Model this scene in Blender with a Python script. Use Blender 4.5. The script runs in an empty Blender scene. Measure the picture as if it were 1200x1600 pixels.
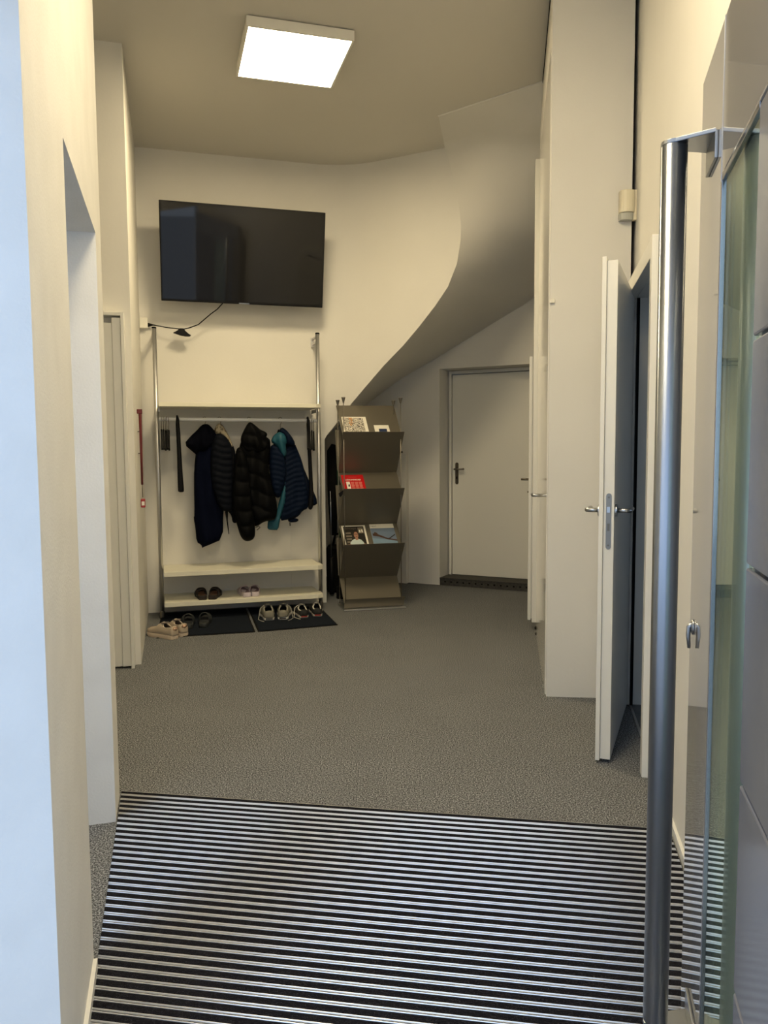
import bpy, bmesh, math, random
import numpy as np
from mathutils import Vector, Matrix
from mathutils.geometry import delaunay_2d_cdt
random.seed(7)
PI = math.pi
C = bpy.context.scene.collection
SC = bpy.context.scene

# ------------------------------------------------------------------ camera
cam_d = bpy.data.cameras.new('camera'); cam = bpy.data.objects.new('camera', cam_d); C.objects.link(cam)
cam_d.sensor_fit = 'VERTICAL'; cam_d.sensor_height = 24.0; cam_d.lens = 1215.0 * 24.0 / 1600.0
cam_d.clip_start = 0.03
_p, _r = math.radians(4.5), math.radians(-0.38)
_f = Vector((0, math.cos(_p), -math.sin(_p))); _u0 = Vector((0, math.sin(_p), math.cos(_p))); _r0 = Vector((1, 0, 0))
_rt = _r0 * math.cos(_r) + _u0 * math.sin(_r); _up = _u0 * math.cos(_r) - _r0 * math.sin(_r)
cam.matrix_world = Matrix(((_rt.x, _up.x, -_f.x, 0), (_rt.y, _up.y, -_f.y, 0), (_rt.z, _up.z, -_f.z, 1.30), (0, 0, 0, 1)))
SC.camera = cam
# ------------------------------------------------------------------ world: daylight sky
w = bpy.data.worlds.new('World'); SC.world = w; w.use_nodes = True
nt = w.node_tree; bg = nt.nodes['Background']
tc = nt.nodes.new('ShaderNodeTexCoord'); sx = nt.nodes.new('ShaderNodeSeparateXYZ'); rp = nt.nodes.new('ShaderNodeValToRGB')
nt.links.new(tc.outputs['Generated'], sx.inputs[0]); nt.links.new(sx.outputs['Z'], rp.inputs[0]); nt.links.new(rp.outputs[0], bg.inputs[0])
rp.color_ramp.elements[0].position = 0.0; rp.color_ramp.elements[0].color = (0.64, 0.79, 1.0, 1)
rp.color_ramp.elements[1].position = 0.9; rp.color_ramp.elements[1].color = (0.54, 0.72, 1.0, 1)
bg.inputs[1].default_value = 1.75
# ------------------------------------------------------------------ lamps (ceiling panels are built with their housing below)
LAMP_COL = (1.0, 0.81, 0.49); LAMP_STR = 48.0; LAMP_STR_NEAR = 47.0
# ------------------------------------------------------------------ colour management
SC.view_settings.view_transform = 'Standard'; SC.view_settings.look = 'None'
SC.view_settings.exposure = 0.06; SC.view_settings.gamma = 1.0; SC.view_settings.use_curve_mapping = False

# ================================================================== helpers
def material(name, col, rough=0.5, metal=0.0, noise=None, bump=None, spec=None, trans=0.0, emis=None, coat=0.0, ior=None, aniso=0.0, sheen=0.0):
    m = bpy.data.materials.new(name); m.use_nodes = True
    t = m.node_tree; b = t.nodes['Principled BSDF']
    b.inputs['Base Color'].default_value = (*col, 1); b.inputs['Roughness'].default_value = rough
    b.inputs['Metallic'].default_value = metal
    if spec is not None: b.inputs['Specular IOR Level'].default_value = spec
    if trans: b.inputs['Transmission Weight'].default_value = trans
    if ior: b.inputs['IOR'].default_value = ior
    if coat: b.inputs['Coat Weight'].default_value = coat
    if sheen: b.inputs['Sheen Weight'].default_value = sheen
    if aniso: b.inputs['Anisotropic'].default_value = aniso
    if emis: b.inputs['Emission Color'].default_value = (*emis[0], 1); b.inputs['Emission Strength'].default_value = emis[1]
    if noise or bump:
        co = t.nodes.new('ShaderNodeTexCoord')
    if noise:   # (scale, colour2, contrast lo, hi)
        n = t.nodes.new('ShaderNodeTexNoise'); n.inputs['Scale'].default_value = noise[0]; n.inputs['Detail'].default_value = 3
        t.links.new(co.outputs['Object'], n.inputs['Vector'])
        r = t.nodes.new('ShaderNodeValToRGB'); r.color_ramp.elements[0].position = noise[2]; r.color_ramp.elements[1].position = noise[3]
        r.color_ramp.elements[0].color = (*col, 1); r.color_ramp.elements[1].color = (*noise[1], 1)
        t.links.new(n.outputs['Fac'], r.inputs[0]); t.links.new(r.outputs[0], b.inputs['Base Color'])
    if bump:    # (scale, strength, distance)
        n2 = t.nodes.new('ShaderNodeTexNoise'); n2.inputs['Scale'].default_value = bump[0]; n2.inputs['Detail'].default_value = 4
        t.links.new(co.outputs['Object'], n2.inputs['Vector'])
        bp = t.nodes.new('ShaderNodeBump'); bp.inputs['Strength'].default_value = bump[1]; bp.inputs['Distance'].default_value = bump[2]
        t.links.new(n2.outputs['Fac'], bp.inputs['Height']); t.links.new(bp.outputs[0], b.inputs['Normal'])
    return m

class MB:
    def __init__(s): s.v = []; s.f = []; s.m = []
    def add(s, vs, fs, mi=0):
        o = len(s.v); s.v += [tuple(v) for v in vs]; s.f += [tuple(i + o for i in f) for f in fs]; s.m += [mi] * len(fs); return s
    def box(s, x0, x1, y0, y1, z0, z1, mi=0):
        return s.add([(x0,y0,z0),(x1,y0,z0),(x1,y1,z0),(x0,y1,z0),(x0,y0,z1),(x1,y0,z1),(x1,y1,z1),(x0,y1,z1)],
                     [(3,2,1,0),(4,5,6,7),(0,1,5,4),(1,2,6,5),(2,3,7,6),(3,0,4,7)], mi)
    def prism(s, poly, z0, z1, mi=0):      # plan polygon (ccw), extruded up
        n = len(poly); vs = [(x,y,z0) for x,y in poly] + [(x,y,z1) for x,y in poly]
        fs = [tuple(range(n))[::-1], tuple(range(n, 2*n))] + [(i,(i+1)%n,(i+1)%n+n,i+n) for i in range(n)]
        return s.add(vs, fs, mi)
    def slab(s, pts, off, mi=0):           # any planar polygon extruded by a vector
        n = len(pts); off = Vector(off)
        vs = [Vector(p) for p in pts] + [Vector(p) + off for p in pts]
        return s.add(vs, [tuple(range(n))[::-1], tuple(range(n,2*n))] + [(i,(i+1)%n,(i+1)%n+n,i+n) for i in range(n)], mi)
    def tube(s, path, r, n=10, mi=0, cap=True, flat=None):
        path = [Vector(p) for p in path]; rs = r if isinstance(r, (list, tuple)) else [r]*len(path)
        vs = []; ref = None
        for i, p in enumerate(path):
            d = (path[min(i+1,len(path)-1)] - path[max(i-1,0)]).normalized()
            if ref is None: ref = Vector((0,0,1)) if abs(d.z) < .9 else Vector((1,0,0))
            x = (ref - d*ref.dot(d)).normalized(); y = d.cross(x); ref = x
            for k in range(n):
                a = 2*PI*k/n; vs.append(p + x*math.cos(a)*rs[i] + y*math.sin(a)*rs[i]*(flat or 1))
        fs = [(i*n+k, i*n+(k+1)%n, (i+1)*n+(k+1)%n, (i+1)*n+k) for i in range(len(path)-1) for k in range(n)]
        if cap: fs += [tuple(range(n))[::-1], tuple((len(path)-1)*n+k for k in range(n))]
        return s.add(vs, fs, mi)
    def lathe(s, prof, n=24, c=(0,0), mi=0):   # profile [(r,z)], about vertical axis
        vs = [(c[0]+r*math.cos(2*PI*k/n), c[1]+r*math.sin(2*PI*k/n), z) for r,z in prof for k in range(n)]
        fs = [(i*n+k, i*n+(k+1)%n, (i+1)*n+(k+1)%n, (i+1)*n+k) for i in range(len(prof)-1) for k in range(n)]
        fs += [tuple(range(n))[::-1], tuple((len(prof)-1)*n+k for k in range(n))]
        return s.add(vs, fs, mi)
    def build(s, name, mat, parent=None, bevel=0, smooth=False, off=(0,0,0), solid=0, seg=2):
        me = bpy.data.meshes.new(name)
        o0 = Vector(off)
        me.from_pydata([Vector(v)-o0 for v in s.v], [], s.f)
        mats = mat if isinstance(mat, (list, tuple)) else [mat]
        for m in mats: me.materials.append(m)
        for p, mi in zip(me.polygons, s.m): p.material_index = mi; p.use_smooth = smooth
        bm = bmesh.new(); bm.from_mesh(me); bmesh.ops.recalc_face_normals(bm, faces=bm.faces); bm.to_mesh(me); bm.free()
        o = bpy.data.objects.new(name, me); C.objects.link(o)
        if parent is not None: o.parent = parent
        if solid:
            md = o.modifiers.new('solid','SOLIDIFY'); md.thickness = solid; md.offset = 0
        if bevel:
            md = o.modifiers.new('bevel','BEVEL'); md.width = bevel; md.segments = seg; md.limit_method = 'ANGLE'; md.angle_limit = math.radians(40)
        return o

def thing(name, label, cat, loc=(0,0,0), rot=0, group=None, kind=None):
    o = bpy.data.objects.new(name, None); C.objects.link(o); o.empty_display_size = .05
    o.location = loc; o.rotation_euler = (0,0,rot)
    o['label'] = label; o['category'] = cat
    if group: o['group'] = group
    if kind: o['kind'] = kind
    return o
def tag(o, label, cat, group=None):
    o['label'] = label; o['category'] = cat
    if group: o['group'] = group
    return o
def struct(o, label=None, cat=None):
    o['kind'] = 'structure'
    if label: o['label'] = label
    if cat: o['category'] = cat
    return o
def dup(root, loc, rot=None, label=None, group=None):
    r = root.copy(); C.objects.link(r); r.location = loc
    if rot is not None: r.rotation_euler = (0,0,rot)
    if label: r['label'] = label
    if group: r['group'] = group
    for ch in list(root.children):
        c = ch.copy(); C.objects.link(c); c.parent = r
        for g in ch.children:
            d = g.copy(); C.objects.link(d); d.parent = c
    return r
def V2(x, y): return Vector((x, y))
def frame(o, ang):
    """local -> world for a plan frame"""
    ca, sa = math.cos(ang), math.sin(ang)
    return lambda x, y, z=0: (o[0]+x*ca-y*sa, o[1]+x*sa+y*ca, z)

def text_mesh(name, body, size, mat, parent, mtx, extrude=0.0, bold=0.0):
    cu = bpy.data.curves.new(name, 'FONT'); cu.body = body; cu.size = size; cu.align_x = 'CENTER'; cu.align_y = 'CENTER'; cu.extrude = extrude
    cu.resolution_u = 2; cu.offset = bold
    t = bpy.data.objects.new(name, cu); C.objects.link(t)
    me = bpy.data.meshes.new_from_object(t.evaluated_get(bpy.context.evaluated_depsgraph_get()))
    C.objects.unlink(t); bpy.data.objects.remove(t)
    me.materials.clear(); me.materials.append(mat); me.transform(mtx)
    o = bpy.data.objects.new(name, me); C.objects.link(o); o.parent = parent
    return o

# ================================================================== materials
M = {}
M['plaster'] = material('white_wall_paint', (.73,.715,.675), .75, noise=(2.2,(.70,.685,.645),.35,.7), bump=(55,.25,.002), spec=.3)
M['plaster_rough'] = material('white_textured_plaster', (.77,.765,.745), .8, noise=(6,(.72,.715,.695),.4,.72), bump=(140,.35,.002), spec=.3)
M['ceiling'] = material('ceiling_paint', (.64,.615,.56), .85, bump=(60,.15,.002), spec=.2)
M['lacquer'] = material('white_door_lacquer', (.74,.73,.68), .35, bump=(300,.04,.0005))
M['gloss_lacquer'] = material('glossy_white_lacquer', (.72,.70,.65), .09)
M['shelf'] = material('cream_laminate', (.76,.74,.62), .4, noise=(9,(.74,.715,.60),.3,.7))
M['alu'] = material('satin_aluminium', (.60,.60,.60), .42, metal=1.0)
M['steel'] = material('brushed_steel', (.42,.44,.47), .29, metal=1.0)
M['dark_steel'] = material('dark_bronze_steel', (.16,.14,.11), .35, metal=1.0)
M['door_metal'] = material('anodised_grey_frame', (.26,.25,.24), .06, metal=.0, spec=1.0, coat=.6)
M['door_panel'] = material('grey_painted_panel', (.17,.17,.185), .16, metal=.0, spec=.8, bump=(500,.04,.0004))
M['black'] = material('black_plastic', (.006,.006,.007), .5, spec=.15)
M['rubber'] = material('black_rubber', (.006,.006,.006), .8, spec=.1)
M['screen'] = material('tv_screen_glass', (.010,.010,.011), .03, spec=.35)
M['grey_metal'] = material('grey_lacquered_sheet', (.15,.135,.105), .33, metal=.35)
M['cone'] = material('grey_nickel', (.25,.23,.20), .35, metal=1)
M['diffuser'] = material('lit_diffuser', (1,1,1), .5, emis=(LAMP_COL, LAMP_STR))
M['diffuser_near'] = material('lit_diffuser_near', (1,1,1), .5, emis=(LAMP_COL, LAMP_STR_NEAR))
M['housing'] = material('lamp_housing_white', (.8,.78,.72), .5)
M['dark_floor'] = material('dark_tile_floor', (.05,.055,.065), .35, noise=(30,(.08,.085,.09),.4,.6))
M['skirting_dark'] = material('dark_grey_skirting', (.035,.045,.055), .5)
M['paving'] = material('outdoor_paving', (.50,.50,.50), .8, noise=(12,(.40,.40,.40),.4,.6))
M['cream_plastic'] = material('cream_plastic', (.74,.68,.52), .4)
M['lens_plastic'] = material('milky_lens_plastic', (.45,.45,.40), .25)
M['white_plastic'] = material('white_plastic', (.8,.78,.70), .4)
M['step'] = material('dark_step_covering', (.055,.052,.045), .8, noise=(60,(.035,.033,.03),.4,.6))
def tubemat():
    m = material('brushed_tube', (.31,.34,.39), .32, metal=1.0, aniso=.85); t = m.node_tree; b = t.nodes['Principled BSDF']
    b.inputs['Anisotropic Rotation'].default_value = .25
    tn = t.nodes.new('ShaderNodeTangent'); tn.direction_type = 'RADIAL'; tn.axis = 'Z'; t.links.new(tn.outputs[0], b.inputs['Tangent'])
    return m
M['tube'] = tubemat()
# carpet with salt-and-pepper fibres
def carpet():
    m = bpy.data.materials.new('grey_needle_felt_carpet'); m.use_nodes = True; t = m.node_tree; b = t.nodes['Principled BSDF']
    co = t.nodes.new('ShaderNodeTexCoord')
    n1 = t.nodes.new('ShaderNodeTexNoise'); n1.inputs['Scale'].default_value = 185; n1.inputs['Detail'].default_value = 2; n1.inputs['Roughness'].default_value = .75
    n2 = t.nodes.new('ShaderNodeTexNoise'); n2.inputs['Scale'].default_value = 3.0
    vo = t.nodes.new('ShaderNodeTexNoise'); vo.inputs['Scale'].default_value = 300; vo.inputs['Detail'].default_value = 3
    for n in (n1, n2, vo): t.links.new(co.outputs['Object'], n.inputs['Vector'])
    r = t.nodes.new('ShaderNodeValToRGB'); r.color_ramp.elements[0].position = .38; r.color_ramp.elements[1].position = .64
    r.color_ramp.elements[0].color = (.028,.030,.033,1); r.color_ramp.elements[1].color = (.42,.435,.45,1)
    e = r.color_ramp.elements.new(.5); e.color = (.118,.122,.128,1)
    mx = t.nodes.new('ShaderNodeMix'); mx.data_type = 'RGBA'; mx.blend_type = 'MULTIPLY'; mx.inputs['Factor'].default_value = .35
    r2 = t.nodes.new('ShaderNodeValToRGB'); r2.color_ramp.elements[0].position=.3; r2.color_ramp.elements[1].position=.7; r2.color_ramp.elements[0].color=(.75,.75,.75,1)
    t.links.new(n1.outputs['Fac'], r.inputs[0]); t.links.new(n2.outputs['Fac'], r2.inputs[0])
    t.links.new(r.outputs[0], mx.inputs['A']); t.links.new(r2.outputs[0], mx.inputs['B']); t.links.new(mx.outputs['Result'], b.inputs['Base Color'])
    b.inputs['Roughness'].default_value = .95; b.inputs['Specular IOR Level'].default_value = .15
    bp = t.nodes.new('ShaderNodeBump'); bp.inputs['Strength'].default_value = .3; bp.inputs['Distance'].default_value = .002
    t.links.new(vo.outputs['Fac'], bp.inputs['Height']); t.links.new(bp.outputs[0], b.inputs['Normal'])
    return m
M['carpet'] = carpet()
M['insert'] = material('black_carpet_insert', (.006,.006,.009), .95, noise=(400,(.045,.045,.055),.52,.75), bump=(500,.6,.003), spec=.1)
M['rail'] = material('aluminium_rail', (.84,.85,.88), .34, metal=1.0)
M['rail_groove'] = material('rail_groove', (.05,.05,.055), .7)

# ================================================================== plan geometry (metres, camera foot at origin, y into the building)
TH = math.radians(16.0)
b_ = V2(math.cos(TH), math.sin(TH)); a_ = V2(-math.sin(TH), math.cos(TH))
HC = 3.66
FAC = V2(-.594,1.337); LN = V2(-.739,1.866); LO = V2(-.954,2.653); LE = V2(-1.012,2.863)
PIL = V2(-1.499,4.698); BL = V2(-1.916,6.225)
def wallR(y): return .983 + .2*(y-2.57)
COL = V2(.85,4.02); COLR = V2(1.243,3.974)
RL = V2(.535,7.459); DW = V2(.896,-.444); DN = V2(.444,.896)

def P(v): return (v.x, v.y)
def wall(name, poly, z0=0, z1=HC, mat=None):
    # ccw orientation is fixed by recalc
    return struct(MB().prism([P(v) for v in poly], z0, z1).build(name, mat or M['plaster']))

# floor / ceiling / outside
struct(MB().slab([(-4,1.0,0),(-.594,1.337,0),(.45,.66,0),(4,.2,0),(4,9.6,0),(-4,9.6,0)], (0,0,-.1)).build('floor', M['carpet']))
struct(MB().slab([(-4,1.0,HC),(-.594,1.337,HC),(.45,.66,HC),(4,.2,HC),(4,9.6,HC),(-4,9.6,HC)], (0,0,.12)).build('ceiling', M['ceiling']))
struct(MB().slab([(-9,-9,-.012),(9,-9,-.012),(9,.1,-.012),(.45,.655,-.012),(-.6,1.33,-.012),(-9,.6,-.012)], (0,0,-.1)).build('floor', M['paving']))

# left wall: facade block, lintel over the side opening, jamb block
q = -b_
wall('wall_left', [FAC, LN, LN+q*.14, FAC+q*.30+a_*.15, FAC+q*.45+a_*.12, FAC+q*.45], mat=M['plaster_rough'])
for z0, z1 in ((0,.5),(2.3,HC)): wall('wall_left', [FAC+q*.45, FAC+q*.45+a_*.12, FAC+q*1.8+a_*.12, FAC+q*1.8], z0, z1, M['plaster_rough'])
_w = frame(P(FAC), TH)
wn = struct(MB().box(-1.8,-.45,.05,.09,.5,.56).box(-1.8,-.45,.05,.09,2.24,2.3).box(-1.8,-1.74,.05,.09,.56,2.24).box(-.51,-.45,.05,.09,.56,2.24).build('added_window', M['white_plastic'])); wn.location = (FAC.x,FAC.y,0); wn.rotation_euler = (0,0,TH)  # unseen window, added so that daylight falls on the jamb face
wall('wall_left', [LN, LO, LO+q*.60, LN+q*.60], 2.03, HC, M['plaster_rough'])
wall('wall_left', [LO, LE, LE+q*.62, LO+q*.62], mat=M['plaster_rough'])
# side passage closing walls
wall('wall_left', [LO+q*.62, LE+q*.62, LE+q*1.7, LO+q*1.7])
wall('wall_left', [FAC+q*1.8, LE+q*1.6, LE+q*1.75, FAC+q*1.95])
# bay between jamb block and the splayed pilaster
wall('wall_left', [PIL, BL, BL+q*.9, PIL+q*1.3])
wall('wall_left', [LE+q*1.25, PIL+q*1.25, PIL+q*1.4, LE+q*1.4])
# facade above the entrance, and facade to the right
FP = [FAC, V2(.45,.68), V2(.40,.56), FAC-V2(.07,.12)]
wall('wall_front', FP, 2.12, 2.24, M['plaster_rough']); wall('wall_front', FP, 3.2, HC, M['plaster_rough'])
_fa = math.atan2(-.657,1.044)
tw = struct(MB().box(0,1.233,-.08,-.04,2.24,2.29).box(0,1.233,-.08,-.04,3.15,3.2).box(0,.05,-.08,-.04,2.29,3.15).box(1.183,1.233,-.08,-.04,2.29,3.15).build('window_3', M['door_metal'])); tw.location = (FAC.x,FAC.y,0); tw.rotation_euler = (0,0,_fa)
wall('wall_front', [V2(.45,.68), V2(.61,.70), V2(4,.35), V2(4,.1), V2(.47,.45)], mat=M['plaster_rough'])

# back wall (A) + bent wall (B) cut by the stair underside : built in strips over (s, z)
bendc = V2(-.3,6.69); P1 = V2(.49,6.29)
dB = (P1-bendc).normalized()
plan = []                                   # dense plan polyline with a rounded bend
A0 = BL.copy(); A1 = V2(-.62, 6.595); Bs = V2(-.06, 6.569)
for i in range(40):
    plan.append(A0.lerp(A1, i/40))
for i in range(17):
    t = i/16; plan.append(A1*(1-t)**2 + bendc*2*t*(1-t)*1.0 + Bs*t*t)
for i in range(1, 41):
    plan.append(Bs + dB*(.76*i/40))
# the lower-right edge of the wall (stair soffit edge), as x -> z
EL = [(-.50,0),(-.4999,1.40),(-.48,1.435),(-.376,1.560),(-.31,1.654),(-.233,1.742),(-.127,1.861),(.008,2.007),(.166,2.158),(.295,2.301),(.42,2.452),(.518,2.591),(.586,2.761),(.612,2.93),(.616,3.03)]
EU = [(.495,3.66),(.538,3.501),(.571,3.359),(.60,3.209),(.616,3.05)]
def interp(x, tab):
    xs = [t[0] for t in tab]; zs = [t[1] for t in tab]
    o = np.argsort(xs); return float(np.interp(x, np.array(xs)[o], np.array(zs)[o]))
def plan_at(x):
    for i in range(len(plan)-1):
        if plan[i].x <= x <= plan[i+1].x:
            t = (x-plan[i].x)/(plan[i+1].x-plan[i].x); return plan[i].lerp(plan[i+1], t)
    return plan[-1].copy()
xs = sorted(set([round(p.x,4) for p in plan if p.x < .616] + [e[0] for e in EL[1:]] + [e[0] for e in EU]))
mb = MB(); NZ = 14
cols = []
for x in xs:
    lo = 0.0 if x < -.4999 else interp(x, EL[1:]); hi = HC if x <= .495 else interp(x, EU)
    p = plan_at(x); cols.append([(p.x, p.y, lo + (hi-lo)*k/NZ) for k in range(NZ+1)])
for c in cols: mb.v += c
for i in range(len(cols)-1):
    for k in range(NZ):
        o = i*(NZ+1)+k; mb.f.append((o, o+NZ+1, o+NZ+2, o+1)); mb.m.append(0)
ob = struct(mb.build('wall_back', M['plaster'], smooth=True))
# edge face of the wall down to the floor (wall thickness at the niche)
pe = plan_at(-.4999)
wall('wall_back', [V2(pe.x,pe.y), V2(pe.x,pe.y)+a_*.14, V2(pe.x,pe.y)+a_*.14-b_*.3, V2(pe.x,pe.y)+a_*.002-b_*.3], 0, 1.40)

# stair underside (soffit): rulings from the wall edge E to the far wall line F
E3 = [(.403,5.70,3.66),(.45,6.0,3.66),(.495,6.288,3.66)] + [(x,None,z) for x,z in EU[1:]] + [(x,None,z) for x,z in EL[::-1][1:-2]] + [(-.5,None,1.40),(-.62,None,1.28),(-.8,None,1.12)]
E3 = [(x, plan_at(x).y if y is None else y, z) for x,y,z in E3]
def Fpt(z, k):
    # on the door wall plane, x follows height (x = 1.383 at z = 2.66)
    zz = [1.0,1.435,1.749,1.851,2.013,2.187,2.35,2.501,2.66,3.0,3.3,3.66]; xx = [-1.1,-.62,-.184,-.043,.201,.537,.818,1.088,1.383,1.75,1.9,1.95]
    x = float(np.interp(z, zz, xx)); y = RL.y + (x-RL.x)/DW.x*DW.y
    return Vector((x,y,z))
F0v = Vector((1.52,4.80,3.66))
mb = MB(); n = len(E3); NR = 12
for i,e in enumerate(E3):
    Fp = Fpt(e[2], i)
    if i < 9:   # blend from the ceiling joint line to the wall line
        t = i/9; t = t*t*(3-2*t); Fz = e[2] if i > 2 else 3.66 - .13*i
        Fp = F0v.lerp(Fpt(e[2], i), t); Fp.z = Fz
    for k in range(NR+1):
        t = k/NR; mb.v.append(Vector(e).lerp(Fp, t))
for i in range(n-1):
    for k in range(NR):
        o = i*(NR+1)+k; mb.f.append((o,o+1,o+NR+2,o+NR+1)); mb.m.append(0)
so = struct(mb.build('ceiling', M['plaster'], smooth=True))
so['label'] = 'curved white underside of a winding stair sweeping down behind the back wall'
md = so.modifiers.new('sub','SUBSURF'); md.levels = 1; md.render_levels = 1; md.boundary_smooth = 'PRESERVE_CORNERS'; md.subdivision_type = 'SIMPLE'
# thin plaster lip where the soffit meets the ceiling
struct(MB().tube([(.403,5.70,HC-.004),(1.04,5.19,HC-.004)], .006, 6).build('trim_1', M['plaster']))

# far wall with the recessed door
def far(x, y=0, z=0): v = RL + DW*x + DN*y; return (v.x, v.y, z)
mb = MB()
def farbox(mb, x0, x1, y0, y1, z0, z1, mi=0):
    return mb.slab([far(x0,y0,z0),far(x1,y0,z0),far(x1,y1,z0),far(x0,y1,z0)], (0,0,z1-z0), mi)
for a0, a1, z0 in ((-2.6,0,0),(0,.97,2.07),(.97,2.6,0)): struct(farbox(MB(), a0, a1, 0, .3, z0, HC).build('wall_back', M['plaster']))
struct(farbox(MB(), .0, .97, .32, .4, 0, 2.2).build('wall_back', M['plaster']))
# step in the recess
st = struct(farbox(farbox(MB(), .001, .969, .0, .3, 0, .072), .001,.969,-.006,.0,.066,.074).build('trim_2', M['step'])); st['label'] = 'dark step edge below the recessed door'
mb = MB()
for i in range(15): farbox(mb, .05+i*.062, .066+i*.062, -.004, .0, .030, .044)
studs = mb.build('stud', M['rubber'], st); studs['kind'] = 'stuff'
# door 3: leaf, frame, lever, hinges
FA = math.atan2(DW.y, DW.x)
d3 = thing('door_3', 'cream white flush door with dark lever plate, set in the recess at the back right', 'door', far(.0,.22,0), FA, kind='structure')
MB().box(.045,.875,.0,.045,.078,2.028).build('leaf', M['lacquer'], d3, bevel=.002)
MB().box(.012,.038,-.004,.06,.074,2.066).box(.882,.965,-.004,.06,.074,2.066).box(.038,.882,-.004,.06,2.036,2.066).build('frame', M['lacquer'], d3)
hp = MB()
pts = [(.094 + .016*math.cos(t), 0, 1.165 + .016*math.sin(t)) for t in [PI*k/8 for k in range(9)]] + [(.094 + .016*math.cos(t), 0, .985 + .016*math.sin(t)) for t in [PI+PI*k/8 for k in range(9)]]
ld3 = hp.slab(pts, (0,-.008,0)).build('lever_plate', M['dark_steel'], d3)
MB().tube([(.094,0,1.117),(.094,-.05,1.117)], .009, 10).tube([(.080,-.05,1.117),(.13,-.052,1.117),(.185,-.05,1.119)], .0085, 10).build('lever', M['cone'], ld3, smooth=True)
MB().box(.088,.100,-.0105,-.008,1.02,1.045).build('keyhole', M['black'], ld3)
for z in (.28, 1.70):
    MB().tube([(.845,-.010,z),(.845,-.010,z+.125)], .0095, 8).build('hinge', M['dark_steel'], d3, smooth=True)
# low white panel at the far wall, behind the magazine rack
lp = MB(); farbox(lp, -.86,-.325,-.06,0,0,1.275)
lo = tag(lp.build('low_cabinet', M['plaster'], bevel=.003), 'half-height white boxing on the far wall behind the magazine stand', 'panel')
bk = MB(); v = far(-.40,-.05,1.276); bk.box(v[0]-.03,v[0]+.03,v[1]-.03,v[1]+.02,1.276,1.295)
tag(bk.build('wall_clip', M['black'], bevel=.002), 'small black object lying on the half-height white boxing', 'clip')
# niche side wall + right-hand closing walls beyond the corridor side
wall('wall_back', [V2(-1.35,6.45), V2(-1.2,6.45), V2(-1.2,8.6), V2(-1.35,8.6)])
wall('wall_right', [V2(1.14,5.62), V2(2.6,5.62), V2(2.6,5.75), V2(1.16,5.75)])
wall('wall_right', [V2(2.6,5.62), V2(2.7,5.62), V2(2.7,7.2), V2(2.6,7.2)])

# column / right side
SD = V2(.159,.987)                                  # direction of the column side
c5 = COL + SD*1.56
wall('wall_right', [COL, COLR, V2(1.43,4.9), V2(1.50,5.62), c5])
# black strip standing in for the shadow gap along ceiling at column side
struct(MB().prism([P(COL-V2(.004,0)), P(COL+V2(.002,0)), P(COL+SD*1.17), P(COL+SD*1.17-V2(.004,0))], HC-.02, HC-.001).build('shadow_gap_strip', M['rubber']))
# right wall from the entrance to the column, with the side doorway (2.99 .. 3.90)
def rw(y, off=0.0): return V2(wallR(y)+off, y-off*.2)
wall('wall_right', [rw(.70), rw(3.03), rw(3.03,.16), rw(.70,.16)])
wall('wall_right', [rw(3.885), rw(5.3), rw(5.3,.16), rw(3.885,.16)])
wall('wall_right', [rw(3.03), rw(3.885), rw(3.885,.16), rw(3.03,.16)], 2.06, HC)
# casing of the doorway
RA = math.atan2(1, .2)
d4 = thing('door_4', 'white rebated door standing open at the side doorway on the right', 'door', (*rw(2.985),0), RA, kind='structure')
L = .915
cs = MB(); cs.box(0,.05,.0,.052,0,2.105).box(L-.005,L+.045,.0,.040,0,2.105).box(.05,L-.005,.0,.048,2.035,2.105)
cs.box(.05,.065,-.17,.0,0,2.04).box(L-.02,L-.005,-.17,.0,0,2.04).box(.05,L-.005,-.17,.0,2.035,2.05)
cs.build('casing', M['lacquer'], d4, bevel=.002)
MB().box(L-.030,L-.021,-.014,-.0,.006,2.034).build('gap_shade_strip', M['rubber'], d4)  # black strip stands in for the shaded gap between leaf and casing
MB().box(.05,L-.005,-.012,.0,0,.006).build('threshold', M['alu'], d4)
MB().box(.004,.012,.018,.024,.0,.028).build('slot', M['black'], d4)
# open leaf: from the far jamb toward the camera
A = V2(.886,3.136); Bh = V2(1.205,3.915); LA = math.atan2(Bh.y-A.y, Bh.x-A.x); LW = (Bh-A).length
lf = struct(MB().box(0,LW-.01,-.0,.017,.012,2.060).box(.014,LW-.01,-.042,-.0,.016,2.046).build('door_5', M['lacquer'], bevel=.0015))
lf.location = (A.x, A.y, 0); lf.rotation_euler = (0,0,LA)
lf['label'] = 'open white door leaf seen edge-on with steel lock plate and levers'; lf['category'] = 'door'
lpz = [(0.0135, -.021+.0105*math.cos(t), 1.112+.0105*math.sin(t)) for t in [PI*k/8 for k in range(9)]] + [(.0135, -.021+.0105*math.cos(t), .905+.0105*math.sin(t)) for t in [PI+PI*k/8 for k in range(9)]]
plate = MB().slab(lpz, (-.002,0,0)).build('lock_plate', M['cone'], lf)
MB().box(.004,.0115,-.027,-.015,1.045,1.068).build('latch', M['steel'], plate)
MB().box(.010,.0115,-.026,-.016,.970,1.0).build('bolt', M['dark_steel'], plate)
MB().tube([(.0105,-.021,1.106),(.0118,-.021,1.106)], .004, 8).tube([(.0105,-.021,.911),(.0118,-.021,.911)], .004, 8).build('screw', M['dark_steel'], plate)
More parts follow.
